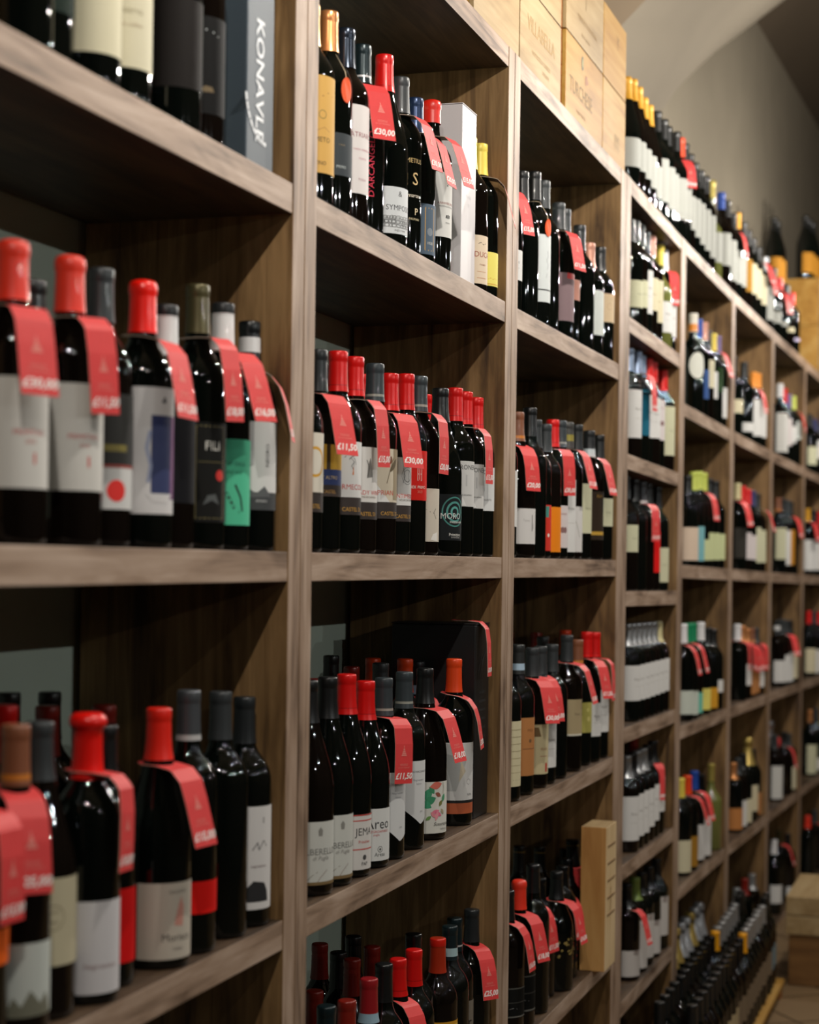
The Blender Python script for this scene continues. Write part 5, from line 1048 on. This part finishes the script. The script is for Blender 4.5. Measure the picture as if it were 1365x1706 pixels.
 (7.4503, 0.9173, 1.0281, 0.2737, 'bx', 'grey', 'whiteplain', 0.032, 0.1327, 'T-5:14', 6, 3, 'f', 'grey-capped bottle, white label, fifth from left, third shelf, sixth bay'),
 (6.9391, 0.9318, 0.5354, 0.262, 'bx', 'copper', 'copperside', 0.012, 0.093, '', 6, 4, 'f', 'copper-capped bottle, copper label, first from left, fourth shelf, sixth bay'),
 (7.0461, 0.9287, 0.5339, 0.2709, 'bx', 'grey', 'whiteplain', 0.012, 0.1114, '', 6, 4, 'f', 'grey-capped bottle, white label, second from left, fourth shelf, sixth bay'),
 (7.1703, 0.9252, 0.5321, 0.28, 'bx', 'black', 'creamplain', 0.012, 0.1048, '', 6, 4, 'f', 'black-capped bottle, cream label, third from left, fourth shelf, sixth bay'),
 (7.3189, 0.9255, 0.53, 0.3269, 'ch', 'champgold', 'cream', 0.0406, 0.1443, '', 6, 4, 'f', 'gold-foiled bottle, cream label, fourth from left, fourth shelf, sixth bay'),
 (7.4504, 0.9223, 0.5281, 0.2779, 'bx', 'black', 'tanlabel', 0.0126, 0.101, '', 6, 4, 'f', 'black-capped bottle, tan label, fifth from left, fourth shelf, sixth bay'),
 (7.0656, 0.9282, 0.0336, 0.262, 'bx', 'silver', 'darkpaper', 0.0534, 0.1235, '', 6, 5, 'f', 'silver-capped bottle, dark label, first from left, fifth shelf, sixth bay'),
 (7.261, 0.9226, 0.0308, 0.2721, 'bx', 'dullred', '-', 0, 0, '', 6, 5, 'f', 'dull red-capped bottle, second from left, fifth shelf, sixth bay'),
 (7.4503, 0.9173, 0.0281, 0.262, 'bx', 'silver', '-', 0, 0, '', 6, 5, 'f', 'silver-capped bottle, third from left, fifth shelf, sixth bay'),
 (8.0543, 0.8998, 2.0214, 0.335, 'bx', 'whitecap', 'whitetall2', 0.0333, 0.205, '', 7, 1, 'f', 'white-capped bottle, tall white label, first from left, top shelf, seventh bay'),
 (8.1821, 0.8954, 2.0198, 0.3283, 'bx', 'red', 'pinkwhite', 0.0715, 0.1932, '', 7, 1, 'f', 'red-capped bottle, pinkish white label, second from left, top shelf, seventh bay'),
 (8.3159, 0.8908, 2.0181, 0.316, 'bx', 'purple', 'whiteplain', 0.0948, 0.1695, '', 7, 1, 'f', 'purple-capped bottle, white label, third from left, top shelf, seventh bay'),
 (8.4686, 0.8855, 2.0161, 0.3247, 'bx', 'lime', 'whiteround', 0.1235, 0.205, 'T8:12', 7, 1, 'f', 'lime-capped bottle, white rounded label, fourth from left, top shelf, seventh bay'),
 (8.0473, 0.9001, 1.5215, 0.3317, 'bx', 'brown', 'pale', 0.062, 0.1995, '', 7, 2, 'f', 'brown-capped bottle, pale green-cream label, first from left, second shelf, seventh bay'),
 (8.1897, 0.8951, 1.5197, 0.335, 'bx', 'black', 'whiteplain', 0.039, 0.1937, '', 7, 2, 'f', 'black-capped bottle, white label, second from left, second shelf, seventh bay'),
 (8.3146, 0.8908, 1.5181, 0.335, 'bx', 'grey', 'amberside', 0.042, 0.2002, '', 7, 2, 'f', 'grey-capped bottle, amber label, third from left, second shelf, seventh bay'),
 (8.4687, 0.8905, 1.5161, 0.335, 'bx', 'black', '-', 0, 0, 'T-5:11', 7, 2, 'f', 'black-capped bottle, fourth from left, second shelf, seventh bay'),
 (8.0614, 0.8996, 1.0213, 0.292, 'bx', 'blackband', 'whiteplain', 0.0218, 0.1171, '', 7, 3, 'f', 'black-and-white-capped bottle, white label, first from left, third shelf, seventh bay'),
 (8.2025, 0.8947, 1.0195, 0.2945, 'bx', 'grey', 'whiteplain', 0.0173, 0.1369, '', 7, 3, 'f', 'grey-capped bottle, white label, second from left, third shelf, seventh bay'),
 (8.326, 0.8904, 1.0179, 0.2921, 'bx', 'grey', 'whiteplain', 0.0143, 0.1449, 'T-20:12', 7, 3, 'f', 'grey-capped bottle, white label, third from left, third shelf, seventh bay'),
 (8.4686, 0.8855, 1.0161, 0.2865, 'bx', 'black', 'cream', 0.0217, 0.1527, '', 7, 3, 'f', 'black-capped bottle, cream label, fourth from left, third shelf, seventh bay'),
 (8.0368, 0.9004, 0.5217, 0.2878, 'bx', 'grey', 'whitetall2', 0.012, 0.1556, '', 7, 4, 'f', 'grey-capped bottle, tall white label, first from left, fourth shelf, seventh bay'),
 (8.3385, 0.9566, 0.5178, 0.3246, 'bx', 'champsilver', 'whiteplain', 0.012, 0.13, 'T-20:12', 7, 4, 'b', 'silver-foiled bottle, white label, first in back line, fourth shelf, seventh bay'),
 (8.3071, 0.8876, 0.5182, 0.2857, 'bx', 'black', '-', 0, 0, 'T5:13', 7, 4, 'f', 'black-capped bottle, second from left, fourth shelf, seventh bay'),
 (8.4686, 0.8855, 0.5161, 0.262, 'bx', 'grey', 'creamplain', 0.012, 0.114, '', 7, 4, 'f', 'grey-capped bottle, cream label, third from left, fourth shelf, seventh bay'),
 (8.0617, 0.8996, 0.0213, 0.3223, 'bx', 'whitecap', 'whiteplain', 0.05, 0.1295, '', 7, 5, 'f', 'white-capped bottle, white label, first from left, fifth shelf, seventh bay'),
 (8.4064, 0.9163, 0.0169, 0.3239, 'bx', 'olive', '-', 0, 0, 'T10:11', 7, 5, 'f', 'olive-capped bottle, second from left, fifth shelf, seventh bay'),
 (8.474, 0.8818, 0.016, 0.3016, 'bx', 'black', 'whiteplain', 0.012, 0.0611, '', 7, 5, 'f', 'black-capped bottle, white label, third from left, fifth shelf, seventh bay'),
 (9.0645, 0.8646, 2.0095, 0.2972, 'bx', 'black', 'pale', 0.0454, 0.1343, '', 8, 1, 'f', 'black-capped bottle, pale green-cream label, first from left, top shelf, eighth bay'),
 (9.2392, 0.8573, 2.0073, 0.2896, 'bx', 'navy', 'whiteplain', 0.0875, 0.178, '', 8, 1, 'f', 'navy-capped bottle, white label, second from left, top shelf, eighth bay'),
 (9.4201, 0.8497, 2.0049, 0.2848, 'bx', 'grey', 'whiteplain', 0.085, 0.1711, '', 8, 1, 'f', 'grey-capped bottle, white label, third from left, top shelf, eighth bay'),
 (9.0259, 0.8662, 1.51, 0.3272, 'bx', 'goldcap', 'whiteplain', 0.0262, 0.1738, 'T-15:12', 8, 2, 'f', 'gold-capped bottle, white label, first from left, second shelf, eighth bay'),
 (9.241, 0.8572, 1.5073, 0.3309, 'bx', 'black', 'whiteplain', 0.0291, 0.1649, '', 8, 2, 'f', 'black-capped bottle, white label, second from left, second shelf, eighth bay'),
 (9.4665, 0.8477, 1.5043, 0.3317, 'bx', 'red', 'whiteplain', 0.0321, 0.1711, 'T0:13', 8, 2, 'f', 'red-capped bottle, white label, third from left, second shelf, eighth bay'),
 (9.1176, 0.8624, 1.0089, 0.3247, 'bx', 'red', 'cream', 0.0207, 0.1399, '', 8, 3, 'f', 'red-capped bottle, cream label, first from left, third shelf, eighth bay'),
 (9.2981, 0.8548, 1.0065, 0.3232, 'bx', 'grey', 'whiteplain', 0.012, 0.1285, '', 8, 3, 'f', 'grey-capped bottle, white label, second from left, third shelf, eighth bay'),
 (9.4869, 0.8468, 1.0041, 0.3153, 'bx', 'red', 'pale', 0.012, 0.129, '', 8, 3, 'f', 'red-capped bottle, pale green-cream label, third from left, third shelf, eighth bay'),
 (9.2096, 0.8585, 0.5077, 0.3275, 'bx', 'copper', 'pale', 0.012, 0.1559, '', 8, 4, 'f', 'copper-capped bottle, pale green-cream label, first from left, fourth shelf, eighth bay'),
 (9.4317, 0.8492, 0.5048, 0.3235, 'bx', 'grey', 'whiteplain', 0.012, 0.071, '', 8, 4, 'f', 'grey-capped bottle, white label, second from left, fourth shelf, eighth bay'),
 (9.1753, 0.8599, 0.0081, 0.2988, 'bx', 'redwax', '-', 0, 0, '', 8, 5, 'f', 'red-topped bottle, first from left, fifth shelf, eighth bay'),
 (9.4392, 0.8489, 0.0047, 0.2993, 'bx', 'grey', '-', 0, 0, 'T5:12', 8, 5, 'f', 'grey-capped bottle, second from left, fifth shelf, eighth bay'),
 (4.823, 0.961, 2.5597, 0.314, 'bg', 'goldcap', 'whiteplain', 0.0626, 0.141, '', 4, 0, 'f', 'gold-capped bottle, white label, first from left, atop the shelving over the narrow fourth bay'),
 (4.9058, 0.961, 2.5588, 0.3291, 'bg', 'goldcap', 'whiteplain', 0.0693, 0.15, '', 4, 0, 'f', 'gold-capped bottle, white label, second from left, atop the shelving over the narrow fourth bay'),
 (4.9886, 0.961, 2.5578, 0.3271, 'bg', 'goldcap', 'whiteplain', 0.0668, 0.15, '', 4, 0, 'f', 'gold-capped bottle, white label, third from left, atop the shelving over the narrow fourth bay'),
 (5.0714, 0.961, 2.5569, 0.321, 'bg', 'goldcap', 'whiteplain', 0.0588, 0.15, '', 4, 0, 'f', 'gold-capped bottle, white label, fourth from left, atop the shelving over the narrow fourth bay'),
 (5.1542, 0.961, 2.556, 0.3189, 'bg', 'goldcap', 'whiteplain', 0.049, 0.139, '', 4, 0, 'f', 'gold-capped bottle, white label, fifth from left, atop the shelving over the narrow fourth bay'),
 (5.3462, 0.971, 2.5538, 0.3512, 'bx', 'black', 'whiteplain', 0.0767, 0.205, '', 4, 0, 'f', 'black-capped bottle, white label, sixth from left, atop the shelving over the narrow fourth bay'),
 (5.4597, 0.971, 2.5526, 0.355, 'bx', 'black', 'whiteplain', 0.0779, 0.205, '', 4, 0, 'f', 'black-capped bottle, white label, seventh from left, atop the shelving over the narrow fourth bay'),
 (5.5443, 0.9732, 2.5516, 0.355, 'bx', 'black', 'whiteplain', 0.0823, 0.205, '', 4, 0, 'f', 'black-capped bottle, white label, eighth from left, atop the shelving over the narrow fourth bay'),
 (5.6187, 0.9588, 2.5508, 0.355, 'bx', 'black', 'whiteplain', 0.077, 0.2047, '', 4, 0, 'f', 'black-capped bottle, white label, ninth from left, atop the shelving over the narrow fourth bay'),
 (5.702, 0.9588, 2.5506, 0.355, 'bx', 'orangered', 'whiteplain', 0.088, 0.205, 'T-25:13', 5, 0, 'f', 'orange-red-capped bottle, white label, first from left, atop the shelving over the fifth bay'),
 (5.7778, 0.9577, 2.5496, 0.355, 'bx', 'black', 'whiteplain', 0.0759, 0.182, '', 5, 0, 'f', 'black-capped bottle, white label, second from left, atop the shelving over the fifth bay'),
 (5.8735, 0.9562, 2.5484, 0.344, 'bx', 'black', 'whiteplain', 0.0696, 0.1931, '', 5, 0, 'f', 'black-capped bottle, white label, third from left, atop the shelving over the fifth bay'),
 (5.9653, 0.9548, 2.5472, 0.3374, 'bx', 'black', 'whiteplain', 0.0629, 0.1982, '', 5, 0, 'f', 'black-capped bottle, white label, fourth from left, atop the shelving over the fifth bay'),
 (6.0715, 0.9533, 2.5459, 0.3351, 'bx', 'black', 'whiteplain', 0.0621, 0.1997, '', 5, 0, 'f', 'black-capped bottle, white label, fifth from left, atop the shelving over the fifth bay'),
 (6.1807, 0.9516, 2.5445, 0.3389, 'bx', 'black', 'whiteplain', 0.0571, 0.2012, '', 5, 0, 'f', 'black-capped bottle, white label, sixth from left, atop the shelving over the fifth bay'),
 (6.3182, 0.9496, 2.5427, 0.355, 'bgo', 'goldthin', 'whiteplain', 0.0646, 0.17, '', 5, 0, 'f', 'thin gold-capped bottle, white label, seventh from left, atop the shelving over the fifth bay'),
 (6.5181, 0.9466, 2.5401, 0.3546, 'bx', 'bluecap', 'whiteplain', 0.0885, 0.205, '', 5, 0, 'f', 'blue-capped bottle, white label, eighth from left, atop the shelving over the fifth bay'),
 (6.6576, 0.9445, 2.5383, 0.355, 'bx', 'black', 'whiteplain', 0.0573, 0.205, '', 5, 0, 'f', 'black-capped bottle, white label, ninth from left, atop the shelving over the fifth bay'),
 (6.7948, 0.9409, 2.5374, 0.3377, 'bx', 'black', 'whiteplain', 0.0677, 0.1915, 'T5:10', 6, 0, 'f', 'black-capped bottle, white label, first from left, atop the shelving over the sixth bay'),
 (6.8893, 0.9382, 2.5361, 0.355, 'bx', 'goldcap', 'whiteplain', 0.0718, 0.1858, '', 6, 0, 'f', 'gold-capped bottle, white label, second from left, atop the shelving over the sixth bay'),
 (7.0336, 0.9341, 2.5341, 0.3463, 'bx', 'black', 'goldside', 0.0765, 0.1999, '', 6, 0, 'f', 'black-capped bottle, golden label, third from left, atop the shelving over the sixth bay'),
 (7.1526, 0.9307, 2.5324, 0.3389, 'bx', 'black', 'cream', 0.0861, 0.205, '', 6, 0, 'f', 'black-capped bottle, cream label, fourth from left, atop the shelving over the sixth bay'),
 (7.2755, 0.9272, 2.5306, 0.3313, 'bx', 'black', 'cream', 0.0863, 0.205, '', 6, 0, 'f', 'black-capped bottle, cream label, fifth from left, atop the shelving over the sixth bay'),
 (7.4185, 0.9232, 2.5286, 0.3239, 'bx', 'black', 'cream', 0.0841, 0.205, 'T-10:12', 6, 0, 'f', 'black-capped bottle, cream label, sixth from left, atop the shelving over the sixth bay'),
 (7.6005, 0.918, 2.526, 0.3172, 'bx', 'silver', 'whiteplain', 0.0493, 0.1871, 'T-10:16', 6, 0, 'f', 'silver-capped bottle, white label, seventh from left, atop the shelving over the sixth bay'),
 (7.8509, 0.9118, 2.5241, 0.3112, 'bx', 'black', 'whiteplain', 0.0711, 0.205, '', 7, 0, 'f', 'black-capped bottle, white label, first from left, atop the shelving over the seventh bay'),
 (8.0274, 0.9057, 2.5218, 0.3018, 'bx', 'red', 'whiteplain', 0.0829, 0.205, 'T-15:14', 7, 0, 'f', 'red-capped bottle, white label, second from left, atop the shelving over the seventh bay'),
 (8.2479, 0.8981, 2.5189, 0.306, 'bx', 'black', 'cream', 0.0868, 0.205, '', 7, 0, 'f', 'black-capped bottle, cream label, third from left, atop the shelving over the seventh bay'),
 (8.4223, 0.8921, 2.5167, 0.2957, 'bx', 'red', 'lilac', 0.0693, 0.205, '', 7, 0, 'f', 'red-capped bottle, lilac label, fourth from left, atop the shelving over the seventh bay'),
]

rnd = random.Random(11)
ROWG = {0: 'wine bottles standing on top of the shelving', 1: 'top shelf', 2: 'second shelf', 3: 'third shelf', 4: 'fourth shelf', 5: 'fifth shelf', 6: 'sixth shelf'}
BAYG = {1: 'leftmost bay', 2: 'second bay', 3: 'third bay', 4: 'narrow fourth bay', 5: 'fifth bay', 6: 'sixth bay', 7: 'seventh bay', 8: 'eighth bay'}
def bottle(x, y, z, h, sh, cap, lab, z0, z1, desc, group, detail=True, rz=0, name='wine_bottle', cat='bottle'):
    g = GLASS
    if sh == 'bgo' or lab in ('xx',): g = GLASSO
    elif (int(x * 977) + int(y * 131)) % 3 == 0: g = GLASSB
    hq = round(h * 250) / 250
    o = place_mesh(name, glass_mesh(sh, hq, g), None, (x, y, z + .0006), rz)
    tag(o, desc, cat, group)
    place_mesh('capsule', capsule_mesh(sh, hq, cap), o)
    if lab != '-':
        place_mesh('label', label_mesh(sh, hq, lab, z0, z1, detail), o)
        if lab in LOWER: place_mesh('lower_label', lower_mesh(sh, round(z0 - .0265, 4), LOWER[lab]), o)
    return o
for i, (x, y, z, h, sh, cap, lab, z0, z1, tg, b, r, line, desc) in enumerate(BOTTLES):
    if r == 0 and lab == 'whiteplain': lab = 'whitedimmed'  # plain white label darkened to offset the strong lamp light up here
    grp = ROWG[0] if r == 0 else 'wine bottles on the %s of the %s' % (ROWG[r], BAYG[b])
    face = math.radians(rnd.uniform(-6, 6)) - (.012 * max(0, b - 4))
    if b >= 5: face -= .0
    o = bottle(x, y, z, h, sh, cap, lab, z0, z1, desc, grp, b <= 4, face)
    if tg == 'S':
        m = MB(); zc = h - .066
        lathe(m, [(.0150, zc), (.0156, zc + .0006), (.0150, zc + .0012)], mat('cord', (190, 170, 140), .8), 20)
        R0 = .034
        a = math.radians(-20)
        pth = [(.0155, zc), (.024, zc - .012), (.036, zc - .030), (.0388, zc - .042)]
        m.grid([[(r_ * math.sin(a + s_), -r_ * math.cos(a + s_), z_) for r_, z_ in pth] for s_ in (-.02, .02)], mat('cord', (190, 170, 140), .8))
        oc = mat('orange medal', (226, 84, 34), .4)
        rr = .0392
        for e, fl in ((0, 1), (.001, 0)):
            m.quad([((rr + e) * math.sin(a + .0105 * math.cos(q * math.pi / 10) / rr), -(rr + e) * math.cos(a + .0105 * math.cos(q * math.pi / 10) / rr), zc - .058 + .019 * math.sin(q * math.pi / 10)) for q in range(20)], oc)
        m.build('medal', o)['label'] = 'orange oval medal on a cord'
    elif tg.startswith('T'):
        az, pr = tg[1:].split(':')
        hang = h - .068 if sh in ('bx', 'bxt', 'bxs', 'bgo') else h - .070
        k = int(pr) % 7
        t = place_mesh('price_tag', tag_mesh(k, .041, (i + int(pr)) % 3), None, (x, y, z + hang + .0006), math.radians(float(az) - 14))
        t.rotation_euler = (math.radians(rnd.uniform(-2, 2)), math.radians(rnd.uniform(-3, 3)), math.radians(float(az) - 14))
        w0 = desc.split(' bottle')[0]; w1 = desc.split(', ', 1)[1]
        parts = desc.split(', ')
        tail = ', '.join(parts[-(2 if r == 0 else 3):]) if r else ', '.join(parts[-2:])
        lab_ = 'red price tag on the %s bottle, %s' % (w0, tail)
        lab_ = ' '.join(lab_.split()[:16])
        tag(t, lab_, 'price tag', 'red price tags hung on bottle necks')

# bottles on the pallet: two columns running along the shelves, and a few on the bottom boards behind
ORDN = ['first', 'second', 'third', 'fourth', 'fifth', 'sixth', 'seventh', 'eighth', 'ninth', 'tenth', 'eleventh', 'twelfth', 'thirteenth', 'fourteenth', 'fifteenth', 'sixteenth', 'seventeenth', 'eighteenth', 'nineteenth', 'twentieth', 'twenty-first', 'twenty-second']
CW = {'black': 'black-capped', 'blackgold': 'gold-ringed black-capped', 'goldyel': 'yellow-capped', 'silver': 'silver-capped', 'blackrim': 'shiny black-capped', 'champgold': 'gold-foiled', 'champsilver': 'silver-foiled'}
for c, (yy, nm) in enumerate(((.757, 'outer'), (.848, 'inner'))):
    n = 21
    for k in range(n):
        x = 4.90 + .0845 * k
        cap = 'black' if k < 7 else 'blackgold' if k < 10 else 'blackrim' if k < 12 else 'goldyel' if k == 12 else 'silver' if k < 19 else 'black'
        lab = 'tanlabel2' if k < 9 else 'taupe2' if k < 19 else 'greyblue'
        bottle(x + rnd.uniform(-.002, .002), yy + rnd.uniform(-.003, .003), .0485, .308 if k < 19 else .325, 'bx', cap, lab, .07, .15, '%s bottle, %s from near end, %s column on the floor pallet' % (CW[cap], ORDN[k], nm), 'bottles standing on the floor pallet', False)
for k in range(8):
    x = 5.62 + .10 * k
    b_ = 5 if x < 6.44 else 6
    cap = ('champsilver', 'champgold')[k in (1, 2, 5)]
    bottle(x, .962, .0632 - .0065 - .0135 * (x - 5.55), .32, 'ch', cap, '-', 0, 0, '%s champagne bottle, %s along the bottom board behind the pallet' % (CW[cap], ORDN[k]), 'foiled bottles on the bottom board', False, name='champagne_bottle') if not (6.44 < x < 6.62) else None
# big bottles on the stacked cases
fn8, L8 = bayfn(8)
for k, (s, d, zb, w_) in enumerate(((.53, .09, TZ + .4706, 'nearest on the upper case'), (.625, .085, TZ + .4706, 'second on the upper case'), (.72, .08, TZ + .4706, 'farthest on the upper case'), (-.07, .15, TZ + .3456, 'first on the dark case'), (.03, .15, TZ + .3456, 'second on the dark case'))):
    p = fn8(s, d, zb)
    bottle(p[0], p[1], p[2] + .0005, .32, 'ch', 'black', 'bigamber', .03, .13, 'big black bottle with amber label, %s atop the eighth bay' % w_, 'big bottles on stacked cases', False, name='magnum_bottle')
